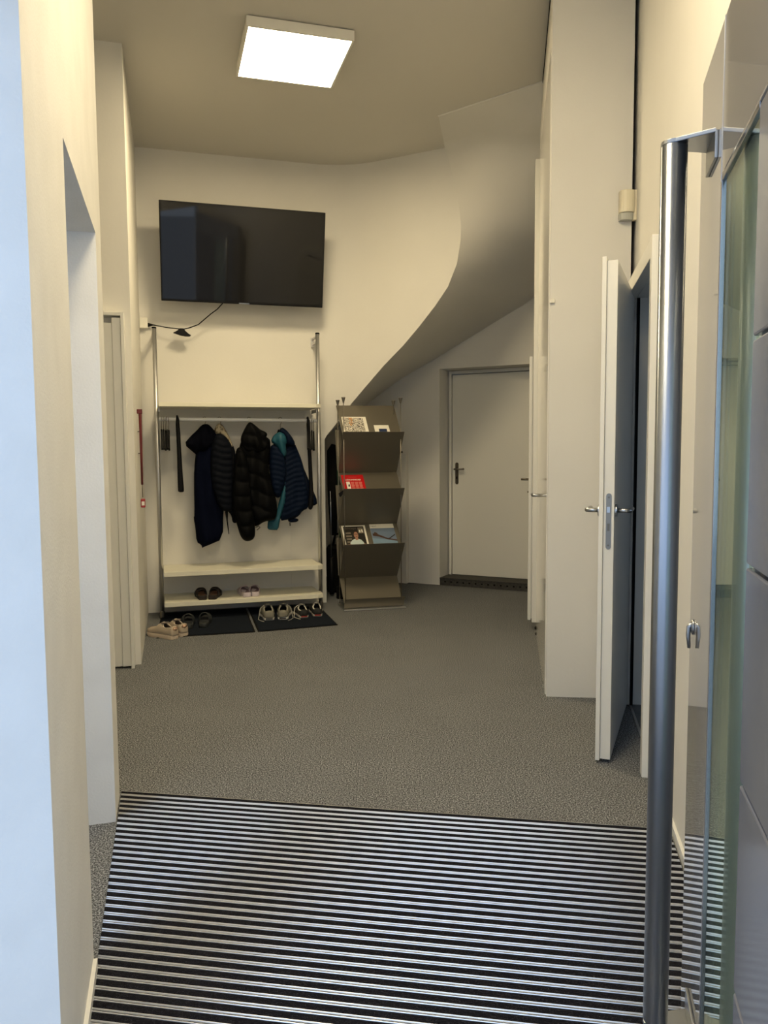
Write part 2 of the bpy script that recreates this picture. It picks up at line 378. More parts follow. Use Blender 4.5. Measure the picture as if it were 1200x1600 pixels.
for sgn, nm in ((1,'lever'),(-1,'lever')):
    y0 = .017 if sgn>0 else -.042
    MB().lathe([(.026,0),(.026,.007),(.023,.009)], 20).build('rose', M['steel'], lf).matrix_local = Matrix.Translation((.06,y0,1.05)) @ Matrix.Rotation(-PI/2*sgn,4,'X')
    MB().tube([(.06,y0,1.05),(.06,y0+sgn*.045,1.05),(.066,y0+sgn*.055,1.05),(.085,y0+sgn*.058,1.05),(.185,y0+sgn*.056,1.05)], .0095, 12).build('lever', M['steel'], lf, smooth=True)
# room beyond the doorway, with a window giving daylight
MB_r = MB()
wall('wall_right', [V2(1.235,4.21), V2(3.6,3.83), V2(3.62,3.95), V2(1.25,4.33)])
struct(MB().prism([(1.19,4.06),(1.245,4.05),(1.26,4.21),(1.20,4.22)],0,HC).build('wall_right', M['plaster']))
wall('wall_right', [V2(1.17,1.6), V2(3.6,1.3), V2(3.6,1.2), V2(1.1,1.45)])
mb = MB(); mb.box(3.55,3.7,1.2,2.15,0,HC).box(3.55,3.7,3.05,4.0,0,HC).box(3.55,3.7,2.15,3.05,0,1.0).box(3.55,3.7,2.15,3.05,2.1,HC)
struct(mb.build('wall_right', M['plaster']))
fr = struct(MB().box(3.58,3.64,2.15,2.19,1.0,2.1).box(3.58,3.64,3.01,3.05,1.0,2.1).box(3.58,3.64,2.19,3.01,1.0,1.04).box(3.58,3.64,2.19,3.01,2.06,2.1).build('window_1', M['white_plastic']))
struct(MB().slab([(rw(3.04,.01).x,3.04,.004),(3.55,2.0,.004),(3.55,3.85,.004),(1.245,4.2,.004),(rw(3.88,.01).x,3.88,.004)], (0,0,.004)).build('floor', M['dark_floor']))
struct(MB().prism([(1.262,4.195),(1.262,4.205),(3.5,3.85),(3.5,3.835)][::-1],.008,.075).build('baseboard_right', M['skirting_dark']))
struct(MB().prism([P(rw(.75,-.010)),P(rw(.75)),P(rw(2.97)),P(rw(2.97,-.010))],0,.035).build('baseboard_right', M['lacquer']))
v0, v1 = FAC+(LN-FAC)*.02, LN
struct(MB().prism([P(v0),P(v1-a_*.01),P(v1-a_*.01+b_*.010),P(v0+b_*.010)],0,.035).build('baseboard_left', M['lacquer']))

# glossy door closed in the column side, with its lever, and the tall white edge panel beyond it
SA = math.atan2(SD.y, SD.x)
g = struct(MB().box(.04,1.42,.0,.006,.0,3.3).build('door_6', M['gloss_lacquer'])); g.location = (COL.x, COL.y, 0); g.rotation_euler = (0,0,SA)
g['label'] = 'glossy white door in the side of the pillar, seen at a grazing angle'; g['category'] = 'door'
MB().tube([(.86,.006,1.015),(.86,.045,1.015),(.87,.052,1.015),(.98,.052,1.015)], .010, 10).build('lever', M['steel'], g, smooth=True)
tp = struct(MB().box(1.45,1.49,-.01,.035,.075,3.27).build('trim_4', M['lacquer'], bevel=.002)); tp.location = (COL.x, COL.y, 0); tp.rotation_euler = (0,0,SA)
lf2 = struct(MB().box(1.53,1.58,.04,.062,.075,1.955).box(1.535,1.58,.0,.04,.085,1.94).build('door_7', M['lacquer'], bevel=.0015)); lf2.location = (COL.x, COL.y, 0); lf2.rotation_euler = (0,0,SA)
lf2['label'] = 'narrow edge of an open white door beyond the pillar'; lf2['category'] = 'door'
MB().tube([(1.555,.06,1.09),(1.555,.085,1.09),(1.56,.115,1.09)], .008, 8).tube([(1.555,.062,1.0),(1.555,.07,1.0)], .007, 8).build('lever', M['dark_steel'], lf2, smooth=True)
ds = thing('door_stop', 'small black door stop on the carpet at the foot of the tall white edge', 'door stop', (1.082,5.40,0))
MB().lathe([(.022,0),(.022,.012),(.012,.016),(.012,.035),(.026,.040),(.026,.055),(.010,.062)], 16).build('stopper', M['rubber'], ds, smooth=True)

# far-left pilaster door
pd = thing('door_2', 'plain white door with a box frame in the splayed wall on the left', 'door', (PIL.x,PIL.y,0), TH, kind='structure')
MB().box(-.055,-.035,-.085,0,.0,2.115).box(-1.0,-.98,-.085,0,.0,2.115).box(-.98,-.055,-.085,0,2.095,2.115).build('frame', M['lacquer'], pd, bevel=.002)
MB().box(-.98,-.104,-.060,0,.012,2.055).build('leaf', M['lacquer'], pd, bevel=.003)
MB().box(-.104,-.055,-.070,0,.012,2.085).build('side_strip', M['lacquer'], pd, bevel=.003)

# small cable clip on the column edge + motion detector
cl = thing('cable_clip', 'tiny white clip on the edge of the pillar', 'clip', (.850,4.018,2.04))
MB().box(-.004,.022,-.014,.0,.0,.022).build('body', M['white_plastic'], cl, bevel=.003)
cd = V2(.393,-.046).normalized(); CA = math.atan2(cd.y, cd.x)
pr = thing('motion_detector', 'cream motion detector with milky lens on the pillar beside the dark joint', 'detector', (*(COL+cd*.330),2.43), CA)
def pirprof(z0,z1,w,dep,n=9):
    ps = [(-.0,0),(w,0)] + [(w/2+w/2*math.cos(t), -dep*.55-dep*.45*math.sin(t)) for t in [PI*k/n for k in range(n+1)]]
    return MB().prism(ps, z0, z1)
pirprof(.036,.142,.074,.052).build('housing', M['cream_plastic'], pr, bevel=.003)
pirprof(.0,.036,.070,.044).build('lens', M['lens_plastic'], pr, bevel=.004)
MB().box(.062,.084,-.03,0,.0,.145).build('bracket', M['cream_plastic'], pr, bevel=.002)

# ================================================================== entrance mat
MD = V2(.164,.986).normalized(); ME = V2(MD.y,-MD.x)      # MD: into the room, ME: along the bars (to the right)
mat_root = thing('entrance_mat', 'large entrance mat of aluminium rails with black carpet inserts inside the doorway', 'mat', (0,0,0))
M1 = V2(-1.017,2.886)
farD = M1.dot(MD)
left_pt = V2(-1.012,2.87); left_dir = V2(-.2735,1).normalized()
def side(dist):
    # intersection of bar line with the left edge and the right wall
    o = MD*dist
    # left: left_pt + t*left_dir
    def hit(p, d):
        # (p + t d).MD = dist
        t = (dist - p.dot(MD))/d.dot(MD); return (p + d*t).dot(ME)
    l = hit(left_pt+b_*.004, left_dir); r = hit(rw(2.0,-.016), V2(.2,1).normalized())
    return l, r
pitch = .0358
def q3(mb, d0, d1, z0, z1, mi=0, inset=0.0):
    l0,r0 = side(d0); l1,r1 = side(d1)
    pts = []
    for d,e in ((d0,l0+inset),(d0,r0-inset),(d1,r1-inset),(d1,l1+inset)):
        v = MD*d + ME*e; pts.append((v.x,v.y,z0))
    return mb.slab(pts, (0,0,z1-z0), mi)
base = MB(); q3(base, farD-pitch*46, farD, .0005, .003).build('backing', M['rubber'], mat_root)
for i in range(46):
    top = farD - i*pitch
    ins = MB(); q3(ins, top-.0215, top-.0012 if i else top-.002, .003, .0085); ins.build('carpet_insert', M['insert'], mat_root)
    rl = MB(); q3(rl, top-pitch+.0008, top-.0220, .003, .0058, 1)
    for d0 in (top-pitch+.0004, top-.0262):      # two rounded ribs
        w_ = .0044; prof = [(0,.0055),(.0007,.0083),(.0017,.0096),(.0028,.0096),(.0037,.0083),(w_,.0055)]
        l_, r_ = side(d0); o = len(rl.v)
        for e in (l_, r_):
            for dd, z in prof:
                v = MD*(d0+dd) + ME*e; rl.v.append((v.x, v.y, z))
        for k in range(5): rl.f.append((o+k, o+k+1, o+k+7, o+k+6)); rl.m.append(0)
    rl.build('aluminium_rail', [M['rail'], M['rail_groove']], mat_root)
q3(MB(), farD-.0015, farD+.001, .0005, .009).build('edge_strip', M['rail'], mat_root)

# ================================================================== entrance door with pull handle
DA = math.atan2(-.9689,-.2474)
ed = thing('door_1', 'grey framed glass entrance door standing open with a long tubular steel pull handle', 'door', (.665,1.67,0), DA, kind='structure')
H = 2.052; T = .06
MB().box(0,.262,0,T,.012,H).build('stile', M['door_metal'], ed, bevel=.003)
MB().box(.262,1.02,0,T,1.78,H).build('top_rail', M['door_metal'], ed, bevel=.003)
MB().box(.262,1.02,0,T,.012,.10).build('bottom_rail', M['door_metal'], ed, bevel=.003)
MB().box(.2605,.2635,-.0008,.004,1.77,H).build('seam', M['alu'], ed)
M['bead'] = material('glazing_bead', (.30,.31,.33), .15, metal=.9)
MB().box(.262,.269,.000,.006,.10,1.78).box(.269,.57,.000,.006,1.770,1.78).build('glazing_bead', M['bead'], ed, bevel=.001)
M['spacer'] = material('pale_glazing_spacer', (.50,.56,.53), .35)
MB().box(.2695,.335,.009,.020,.10,1.770).build('glazing_spacer', M['spacer'], ed)
M['satin'] = material('satin_inner_pane', (.60,.63,.54), .45)
MB().box(.335,.5715,.012,.020,.10,1.770).build('inner_pane', M['satin'], ed)
def glassmat():
    m = bpy.data.materials.new('green_tinted_glass'); m.use_nodes = True; t = m.node_tree; t.nodes.clear()
    out = t.nodes.new('ShaderNodeOutputMaterial'); mix = t.nodes.new('ShaderNodeMixShader'); tr = t.nodes.new('ShaderNodeBsdfTransparent'); gl = t.nodes.new('ShaderNodeBsdfGlossy')
    tr.inputs[0].default_value = (.96,.98,.95,1); gl.inputs['Roughness'].default_value = .02; gl.inputs[0].default_value = (.85,.95,.9,1)
    lw = t.nodes.new('ShaderNodeLayerWeight'); lw.inputs['Blend'].default_value = .5
    pw = t.nodes.new('ShaderNodeMath'); pw.operation = 'POWER'; pw.inputs[1].default_value = 3.0
    ma = t.nodes.new('ShaderNodeMath'); ma.operation = 'MULTIPLY_ADD'; ma.inputs[1].default_value = .95; ma.inputs[2].default_value = .05
    t.links.new(lw.outputs['Facing'], pw.inputs[0]); t.links.new(pw.outputs[0], ma.inputs[0]); t.links.new(ma.outputs[0], mix.inputs[0]); t.links.new(tr.outputs[0], mix.inputs[1]); t.links.new(gl.outputs[0], mix.inputs[2]); t.links.new(mix.outputs[0], out.inputs[0])
    return m
M['glass'] = glassmat()
MB().box(.268,.573,.004,.008,.10,1.772).build('glass_pane', M['glass'], ed)
for k in range(6):
    z1 = 1.775 if k == 0 else 1.452-(k-1)*.324; z0 = max(.10, 1.452-k*.324+.006)
    if z1 <= .12: break
    MB().box(.572,1.02,.0,T,z0,z1).build('panel_board', M['door_panel'], ed, bevel=.003)
MB().box(.60,1.0,.02,T-.01,.1,1.76).build('panel_core', M['black'], ed)
# pull handle
hs, hy, hr = .165, -.070, .0245
ph = MB().tube([(hs,hy,.12),(hs,hy,1.872)], hr, 40).build('pull_handle', M['tube'], ed, smooth=True, bevel=.0)
for zc, sg in ((1.877,1),(.112,-1)):
    br = MB(); n = 10
    # flat arm wrapping the tube end, then down the stile
    pts = [(hs+hr*math.cos(t), hy-hr*0+hr*math.sin(t)) for t in [PI+PI*k/n for k in range(n+1)]] + [(hs+hr+.03,-.004),(hs-hr-.03,-.004)]
    br.prism(pts, zc-.004, zc+.004)
    br.box(hs-hr-.03, hs+hr+.03, -.006, 0, min(zc, zc-sg*.05), max(zc, zc-sg*.05))
    br.build('bracket', M['steel'], ph, bevel=.0015)
lk = MB().lathe([(.016,0),(.016,.003),(.010,.005)], 20)
lko = lk.build('lock_rose', M['steel'], ed, smooth=True); lko.matrix_local = Matrix.Translation((.055,0,.925)) @ Matrix.Rotation(PI/2,4,'X')
MB().tube([(.055,-.003,.932),(.055,-.009,.925),(.055,-.010,.905),(.056,-.008,.880)], [.005,.005,.0045,.0035], 10).build('thumb_turn', M['steel'], ed, smooth=True)

# ================================================================== ceiling lamps
def lamp(cx, cy, mat, label):
    t = thing('ceiling_lamp', label, 'lamp', (cx,cy,HC-.062), TH)
    s_, h = .30, .055
    fr = MB(); 
    fr.box(-s_,s_,-s_,-s_+.012,0,h).box(-s_,s_,s_-.012,s_,0,h).box(-s_,-s_+.012,-s_+.012,s_-.012,0,h).box(s_-.012,s_,-s_+.012,s_-.012,0,h).box(-s_+.012,s_-.012,-s_+.012,s_-.012,h-.01,h)
    fr.build('housing', M['housing'], t)
    MB().box(-s_+.012,s_-.012,-s_+.012,s_-.012,.001,.008).build('diffuser', mat, t)
    MB().box(-.1,.1,-.1,.1,h,.062).build('mount', M['housing'], t)
lamp(-.52,4.77, M['diffuser'], 'square lit ceiling panel lamp in front of the television wall')
lamp(-.05,1.85, M['diffuser_near'], 'square lit ceiling panel lamp nearer the entrance')

M['diffuser_added'] = material('lit_diffuser_added', (1,1,1), .5, emis=((1.0,.90,.70), 30.0))
lamp(-1.75,2.25, M['diffuser_added'], 'unseen lit ceiling panel added to brighten the side passage jamb on the left')  # unseen panel, added to brighten the jamb of the side opening

# ================================================================== television
tvp = Vector((BL.x,BL.y,0)) + Vector((b_.x,b_.y,0))*.797 - Vector((a_.x,a_.y,0))*.205
tv = thing('television', 'large black flat television mounted high on the back wall', 'television', (tvp.x,tvp.y,2.460), TH)
tilt = math.radians(-13.5)
def tl(o): o.rotation_euler = (tilt*-1,0,0); return o
W2, HT = .628, .722
tl(MB().box(-W2,W2,-.006,.028,0,HT).build('case', M['black'], tv, bevel=.003))
tl(MB().box(-W2+.010,W2-.010,-.008,-.006,.016,HT-.009).build('screen', M['screen'], tv))
tl(MB().box(-.04,.04,-.0085,-.006,.002,.010).build('badge', M['steel'], tv))
tl(MB().box(-.25,.25,.028,.055,.1,.6).build('back_cover', M['black'], tv, bevel=.01))
MB().box(-.2,.2,.180,.203,.12,.5).box(-.15,-.12,-.06,.185,.38,.41).box(.12,.15,-.06,.185,.38,.41).build('wall_mount', M['black'], tv)
# wall box, plug, cable with hanging adapter
wf = frame((BL.x,BL.y), TH)
bx = tag(MB().box(.0,.062,-.05,0,2.272,2.352).build('junction_box', M['white_plastic'], bevel=.004), 'small white square junction box in the back left corner', 'box')
bx.location = (BL.x,BL.y,0); bx.rotation_euler = (0,0,TH)
cb = thing('power_cable', 'black cable from the television to the corner box with a hanging adapter', 'cable', (BL.x,BL.y,0), TH)
cab = [(.640,-.15,2.50),(.632,-.19,2.462),(.590,-.17,2.418),(.545,-.14,2.388),(.446,-.12,2.303),(.37,-.12,2.272),(.325,-.115,2.262),(.28,-.11,2.266),(.20,-.09,2.276),(.154,-.07,2.287),(.10,-.04,2.298),(.07,-.035,2.300)]
MB().tube(cab, .0042, 8).build('cord', M['black'], cb, smooth=True)
MB().tube([(.062,-.03,2.300),(.075,-.032,2.300),(.10,-.04,2.299),(.12,-.05,2.296)], [.016,.013,.006,.004], 12).build('plug', M['black'], cb, smooth=True)
ad = [(.305,0,2.277),(.335,0,2.277),(.350,0,2.258),(.375,0,2.236),(.392,0,2.226),(.380,0,2.220),(.35,0,2.219),(.31,0,2.226),(.28,0,2.236),(.255,0,2.243),(.275,0,2.252),(.29,0,2.262)]
MB().slab([(x-.004,-.135,z-.010) for x,y,z in ad], (0,.05,0)).build('adapter', M['black'], cb, bevel=.004)
# red lanyard with tag
dS = (BL-PIL).normalized(); SAo = math.atan2(dS.y,dS.x)
M['dark_red'] = material('dark_red_lacquer', (.12,.008,.010), .4); M['red'] = material('red_plastic', (.30,.02,.025), .35)
M['paper'] = material('white_paper', (.8,.78,.72), .6)
rk = thing('emergency_key_rod', 'thin dark red rod with a small red tag hanging on the left side wall', 'rod', (PIL.x,PIL.y,0), SAo)
def sw(s, d, z): return (s, -d, z)
x0 = .50
MB().tube([sw(x0,.02,1.575),sw(x0,.02,1.53),sw(x0,.02,1.30),sw(x0,.02,1.085)], [.011,.010,.0085,.0075], 10).build('rod', M['dark_red'], rk, smooth=True)
MB().box(x0-.014,x0+.014,-.034,-.0,1.555,1.585).build('cap', M['dark_red'], rk, bevel=.003)
MB().box(x0-.003,x0+.06,-.02,-.0,1.435,1.441).build('wall_clip', M['dark_steel'], rk)
MB().box(x0-.003,x0+.07,-.02,-.0,1.29,1.296).build('wall_clip', M['dark_steel'], rk)
MB().tube([sw(x0+.03,.018,1.435),sw(x0+.035,.02,1.40),sw(x0+.03,.02,1.385)],.005,6).build('hook', M['dark_steel'], rk)
MB().tube([sw(x0,.02,1.085),sw(x0+.006,.02,1.06),sw(x0+.002,.02,1.04),sw(x0+.02,.02,1.02),sw(x0+.025,.02,1.0)], .003, 6).build('ring', M['dark_steel'], rk, smooth=True)
tg = MB().box(x0+.02,x0+.034,-.036,-.006,.930,.990).build('tag', M['red'], rk, bevel=.006)
MB().box(x0+.0188,x0+.020,-.031,-.012,.945,.972).build('tag_paper', M['paper'], tg)

# ================================================================== coat rack
RO = (-1.749,6.038); RF = frame(RO, TH)
rack = thing('coat_rack', 'wall-mounted coat rack with two aluminium posts, clothes rail and three cream shelves', 'coat rack', (*RO,0), TH)
for u in (0, 1.268):
    p = MB().tube([(u,0,.0),(u,0,2.245)], .0165, 20).build('post', M['alu'], rack, smooth=True)
    MB().lathe([(.018,2.245),(.018,2.252),(.012,2.256)], 16, (u,0)).build('cap', M['black'], p)
    MB().lathe([(.02,0),(.02,.05),(.0175,.055)], 16, (u,0)).build('foot', M['cone'], p)
    br = MB()
    for z in (2.222,2.180): br.box(u-.008,u+.008,.012,.215,z,z+.014)
    br.box(u-.014,u+.014,.205,.218,2.165,2.245)
    br.build('wall_bracket', M['alu'], p, bevel=.002)
for z0, z1, dd in ((1.643,1.674,.222),(.350,.386,.222),(.116,.151,.222)):
    s = MB(); s.prism([(.019,-.18),(1.215,-.18),(1.258,-.155),(1.258,-.03),(1.240,-.02),(1.240,dd),(.019,dd)], z0, z1)
    s.build('shelf', M['shelf'], rack, bevel=.002)
for z in (1.612,.319,.085):
    for u in (.018, 1.250):
        MB().box(u-.003,u+.003,-.02,.20,z,z+.03).build('shelf_bracket', M['alu'], rack)
M['white_rail'] = material('white_rail', (.78,.80,.84), .35)
MB().tube([(.018,0,1.556),(1.25,0,1.549)], .0145, 18).build('clothes_rail', M['white_rail'], rack, smooth=True)

# hangers, seen from the end
def hanger(u, label, group=None, ang=0.0, zt=1.572, drop=.0, wid=.19):
    x,y,_ = RF(u,0); t = thing('clothes_hanger', label, 'hanger', (x,y,zt-.25), TH+ang, group)
    hook = [(0, .016*math.sin(k), .233+.016*math.cos(k)) for k in [PI*1.55 + -PI*1.35*j/8 for j in range(9)]]
    hook = [(0,-.016,.225)] + [(0, -.016*math.cos(PI*j/8), .235+.017*math.sin(PI*j/8)) for j in range(9)] + [(0,.010,.215),(0,0,.19),(0,0,.150)]
    MB().tube(hook, .0022, 6).build('hook', M['dark_steel'], t, smooth=True)
    pr = [(0,-wid,.01-drop),(0,-wid*.9,.028-drop),(0,-.02,.155),(0,.02,.155),(0,wid*.9,.028-drop),(0,wid,.01-drop),(0,wid*.93,-.005-drop),(0,0,.105),(0,-wid*.93,-.005-drop)]
    MB().slab([(-.006,p[1],p[2]) for p in pr], (.012,0,0)).build('shoulders', M['black'], t, bevel=.003)
    return t
lab = 'black clothes hanger bunched at the left end of the rail'
h0 = hanger(.034, lab, 'empty hangers at the left end of the rail')
for k,u in enumerate((.048,.062,.074,.088)):
    x,y,_ = RF(u,0); dup(h0, (x,y,1.572-.25-.006*(k%2)), TH+random.uniform(-.015,.015), lab, 'empty hangers at the left end of the rail')
lab = 'black clothes hanger bunched at the right end of the rail'
for k,u in enumerate((1.178,1.195,1.211,1.226)):
    x,y,_ = RF(u,0); dup(h0, (x,y,1.566-.25-.008*(k%2)), TH-.175+random.uniform(-.015,.015), lab, 'empty hangers at the right end of the rail')

# ---------------------------------------------------------------- garments
def pip(pts, poly):
    x, y = pts[:,0], pts[:,1]; ins = np.zeros(len(pts), bool); n = len(poly)
    for i in range(n):
        x1,y1 = poly[i]; x2,y2 = poly[(i+1)%n]
        if y1 == y2: continue
        c = ((y1 > y) != (y2 > y)) & (x < (x2-x1)*(y-y1)/(y2-y1)+x1); ins ^= c
    return ins
def dist_edge(pts, poly):
    d = np.full(len(pts), 9.0); n = len(poly)
    for i in range(n):
        a = np.array(poly[i]); b = np.array(poly[(i+1)%n]); ab = b-a; L = ab@ab
        t = np.clip(((pts-a)@ab)/max(L,1e-12), 0, 1); q = a + t[:,None]*ab
        d = np.minimum(d, np.hypot(*(pts-q).T))
    return d
def smooth_poly(poly, it=2):
    for _ in range(it):
        out = []
        for i in range(len(poly)):
            a = poly[i]; b = poly[(i+1)%len(poly)]
            out += [(a[0]*.75+b[0]*.25, a[1]*.75+b[1]*.25), (a[0]*.25+b[0]*.75, a[1]*.25+b[1]*.75)]
        poly = out
    return poly
def px(X, Y):          # metric chart of the garments: chart units -> (u, z) on the rail plane
    return (.0246 + (X-176)*.001432 , 1.545 - (Y-628)*.001425)
def cloth(name, chart, T, R, mat, parent, org, d0=0.0, quilt=None, fold=(.006,9.0), step=.011, it=2, seed=1):
    poly = smooth_poly([px(*p) for p in chart], it)
    # resample the outline
    out = []
    for i in range(len(poly)):
        a = np.array(poly[i]); b = np.array(poly[(i+1)%len(poly)]); L = np.hypot(*(b-a)); k = max(1,int(round(L/step)))
        for j in range(k): out.append(tuple(a+(b-a)*j/k))
    poly = out; arr = np.array(poly)
    x0,z0 = arr.min(0); x1,z1 = arr.max(0)
    gx = np.arange(x0, x1, step); gz = np.arange(z0, z1, step*.9)
    G = np.array([(x + (step/2 if j%2 else 0), z) for j,z in enumerate(gz) for x in gx])
    G = G[pip(G, poly)]; G = G[dist_edge(G, poly) > step*.6]
    pts = [Vector(p) for p in poly] + [Vector(p) for p in G]
    n = len(poly)
    vv, ee, ff, ov, oe, of = delaunay_2d_cdt(pts, [(i,(i+1)%n) for i in range(n)], [], 1, 1e-6)
    P2 = np.array([(v.x,v.y) for v in vv]); d = dist_edge(P2, poly)
    t = np.clip(d/R, 0, 1); h = T*np.sqrt(np.clip(1-(1-t)**2, 0, 1))
    rng = np.random.RandomState(seed); ph = rng.rand(6)*6.28
    u, z = P2[:,0], P2[:,1]
    f = fold[0]*(np.sin(u*fold[1]*6.28+ph[0]+2*np.sin(z*5+ph[1])) + .6*np.sin(u*fold[1]*11+ph[2]+3*np.sin(z*4+ph[3])) + .4*np.sin(z*23+u*17+ph[4]))
    if quilt:
        amp, per, sl = quilt; q = np.abs(np.sin(PI*(z + sl*u + .006*np.sin(u*40))/per)); h = h + np.minimum(t*3,1)*amp*(np.sqrt(q)-1)
    h2 = np.maximum(h + f*np.minimum(t*2,1), 0.0)
    h3 = np.maximum(h, 0.0)
    N = len(P2); edge = d < 1e-5
    u = u - d0*.10
    vs = [(u[i]-org[0], -d0 - h2[i], z[i]-org[1]) for i in range(N)]
    back = {}; 
    for i in range(N):
        if edge[i]: back[i] = i
        else: back[i] = len(vs); vs.append((u[i]-org[0], -d0 + h3[i]*.7, z[i]-org[1]))
    fs = [tuple(f_) for f_ in ff] + [tuple(back[k] for k in f_)[::-1] for f_ in ff]
    mb = MB(); mb.add(vs, fs)
    return mb.build(name, mat, parent, smooth=True)
def garment(label, cat, name, umid, zmin):
    x,y,_ = RF(umid,0); return thing(name, label, cat, (x,y,zmin), TH)
M['navy'] = material('navy_softshell', (.0022,.0035,.012), .9, spec=.05, bump=(300,.3,.001))
M['navy_in'] = material('black_navy_lining', (.0016,.002,.005), .9, spec=.05)
M['slate'] = material('dark_slate_quilting', (.003,.0042,.008), .7, spec=.09)
M['tan'] = material('beige_lining', (.36,.31,.22), .8, noise=(40,(.10,.08,.05),.5,.62))
M['puffer'] = material('black_puffer_nylon', (.0018,.002,.0024), .6, spec=.07)
M['blue'] = material('dark_blue_quilting', (.0025,.007,.021), .65, spec=.08)
M['teal'] = material('teal_softshell', (.004,.075,.115), .6)

def org(c, z): return (c, z)
# 1 long navy parka with hanging hood
u0, zm = .36, .56
g1 = garment('long navy parka with hood, leftmost coat on the rail', 'coat', 'hooded_parka', u0, zm)
cloth('body', [(378,690),(405,668),(450,668),(480,700),(520,760),(525,900),(500,1130),(494,1288),(420,1318),(386,1330),(380,1336),(376,1316),(350,1300),(346,1220),(338,1165),(343,1150),(344,1000),(348,880),(360,790)], .055,.055, M['navy'], g1, (u0,zm), -.02, fold=(.009,7), it=1, seed=3)
cloth('hood', [(298,757),(335,712),(370,680),(394,652),(415,646),(432,648),(462,680),(470,720),(450,770),(405,800),(372,800),(362,815),(345,800)], .06,.08, M['navy_in'], g1, (u0,zm), .015, fold=(.01,9), it=1, seed=5)
# 2 slate quilted jacket with tan lining
u0, zm = .52, .72
g2 = garment('dark slate quilted jacket with beige inner collar, second coat on the rail', 'jacket', 'quilted_jacket', u0, zm)
cloth('lining', [(462,675),(476,648),(492,641),(508,652),(530,690),(548,730),(566,785),(545,770),(520,730),(490,705),(466,705)], .03,.05, M['tan'], g2, (u0,zm), .015, it=1, seed=2)
cloth('body', [(520,735),(550,745),(575,790),(585,1000),(580,1198),(548,1200),(545,1150),(500,1110),(490,900)], .045,.08, M['slate'], g2, (u0,zm), .0, quilt=(.007,.048,0), seed=8)
cloth('sleeve', [(470,702),(500,700),(530,722),(552,760),(566,800),(562,900),(560,1050),(558,1110),(545,1130),(520,1132),(486,1118),(462,1060),(440,960),(436,860),(445,760)], .05,.07, M['slate'], g2, (u0,zm), .045, quilt=(.012,.050,.12), fold=(.003,5), seed=9)
MB().tube([(px(516,1130)[0]-u0,-.03,px(0,1130)[1]-zm),(px(518,1180)[0]-u0,-.03,px(0,1180)[1]-zm),(px(526,1258)[0]-u0,-.03,px(0,1258)[1]-zm)],[.012,.006,.003],8).build('strap', M['black'], g2, smooth=True)
# 3 black puffer
u0, zm = .69, .60
g3 = garment('long black down coat with hood, third coat on the rail', 'coat', 'puffer_coat', u0, zm)
cloth('body', [(628,690),(700,690),(748,720),(770,740),(755,860),(752,910),(772,1000),(800,1090),(792,1180),(755,1186),(722,1190),(690,1212),(668,1215),(640,1190),(620,1000),(585,900),(590,780)], .06,.06, M['puffer'], g3, (u0,zm), .10, quilt=(.018,.125,.35), fold=(.008,6), seed=12)
cloth('sleeve', [(590,770),(625,790),(650,900),(655,1000),(660,1100),(672,1200),(673,1265),(655,1290),(615,1294),(590,1262),(575,1200),(558,1150),(553,1090),(556,1000),(566,880),(575,800)], .055,.07, M['puffer'], g3, (u0,zm), .145, quilt=(.018,.115,-.05), fold=(.005,6), seed=13)
cloth('hood', [(645,642),(662,638),(690,660),(712,680),(742,692),(750,705),(742,722),(756,760),(740,800),(680,815),(625,800),(605,760),(603,725),(620,685)], .055,.07, M['puffer'], g3, (u0,zm), .13, quilt=(.016,.09,.4), fold=(.010,8), it=1, seed=14)
MB().tube([(px(672,1225)[0]-u0,-.05,px(0,1225)[1]-zm),(px(690,1215)[0]-u0,-.06,px(0,1215)[1]-zm),(px(697,1225)[0]-u0,-.05,px(0,1225)[1]-zm),(px(680,1240)[0]-u0,-.05,px(0,1240)[1]-zm)],.003,6).build('drawstring', M['black'], g3, smooth=True)
# 4 blue quilted with teal hood
u0, zm = 1.03, .66
g4 = garment('dark blue quilted jacket with teal hood and teal side panel, rightmost on the rail', 'jacket', 'hooded_jacket', u0, zm)
cloth('body', [(840,745),(905,750),(925,800),(945,850),(966,940),(978,1000),(982,1090),(976,1128),(946,1140),(925,1168),(895,1185),(860,1188),(812,1196),(815,1100),(820,900)], .05,.055, M['blue'], g4, (u0,zm), .0, quilt=(.013,.040,-.30), fold=(.005,6), it=1, seed=21)
cloth('side_panel', [(846,895),(858,940),(853,1010),(850,1080),(832,1122),(815,1180),(803,1246),(772,1243),(741,1238),(745,1200),(748,1182),(788,1182),(800,1120),(815,1060),(838,990)], .014,.03, M['teal'], g4, (u0,zm), .035, fold=(.005,10), it=1, seed=22)
cloth('sleeve', [(775,760),(810,762),(840,800),(852,850),(856,935),(840,990),(818,1058),(795,1062),(775,1035),(760,960),(754,850),(764,780)], .05,.06, M['blue'], g4, (u0,zm), .05, quilt=(.013,.040,.15), fold=(.003,6), seed=23)
cloth('rear_sleeve', [(935,850),(960,900),(1000,1000),(1041,1100),(1010,1118),(975,1112),(950,1000)], .025,.04, M['blue'], g4, (u0,zm), -.04, quilt=(.010,.040,-.2), fold=(.002,6), it=1, seed=24)
cloth('hood', [(768,745),(780,715),(800,698),(822,690),(850,705),(862,745),(852,765),(856,800),(852,828),(834,832),(815,800),(795,765)], .045,.06, M['teal'], g4, (u0,zm), .07, fold=(.008,9), it=1, seed=25)
cloth('hood_back', [(812,690),(830,664),(848,672),(866,688),(900,735),(907,765),(880,775),(850,760),(845,720)], .045,.06, M['blue'], g4, (u0,zm), .05, fold=(.006,9), it=1, seed=26)
cloth('hem', [(858,1184),(920,1182),(920,1204),(866,1206)], .015,.03, M['blue'], g4, (u0,zm), .0, it=1, seed=27)
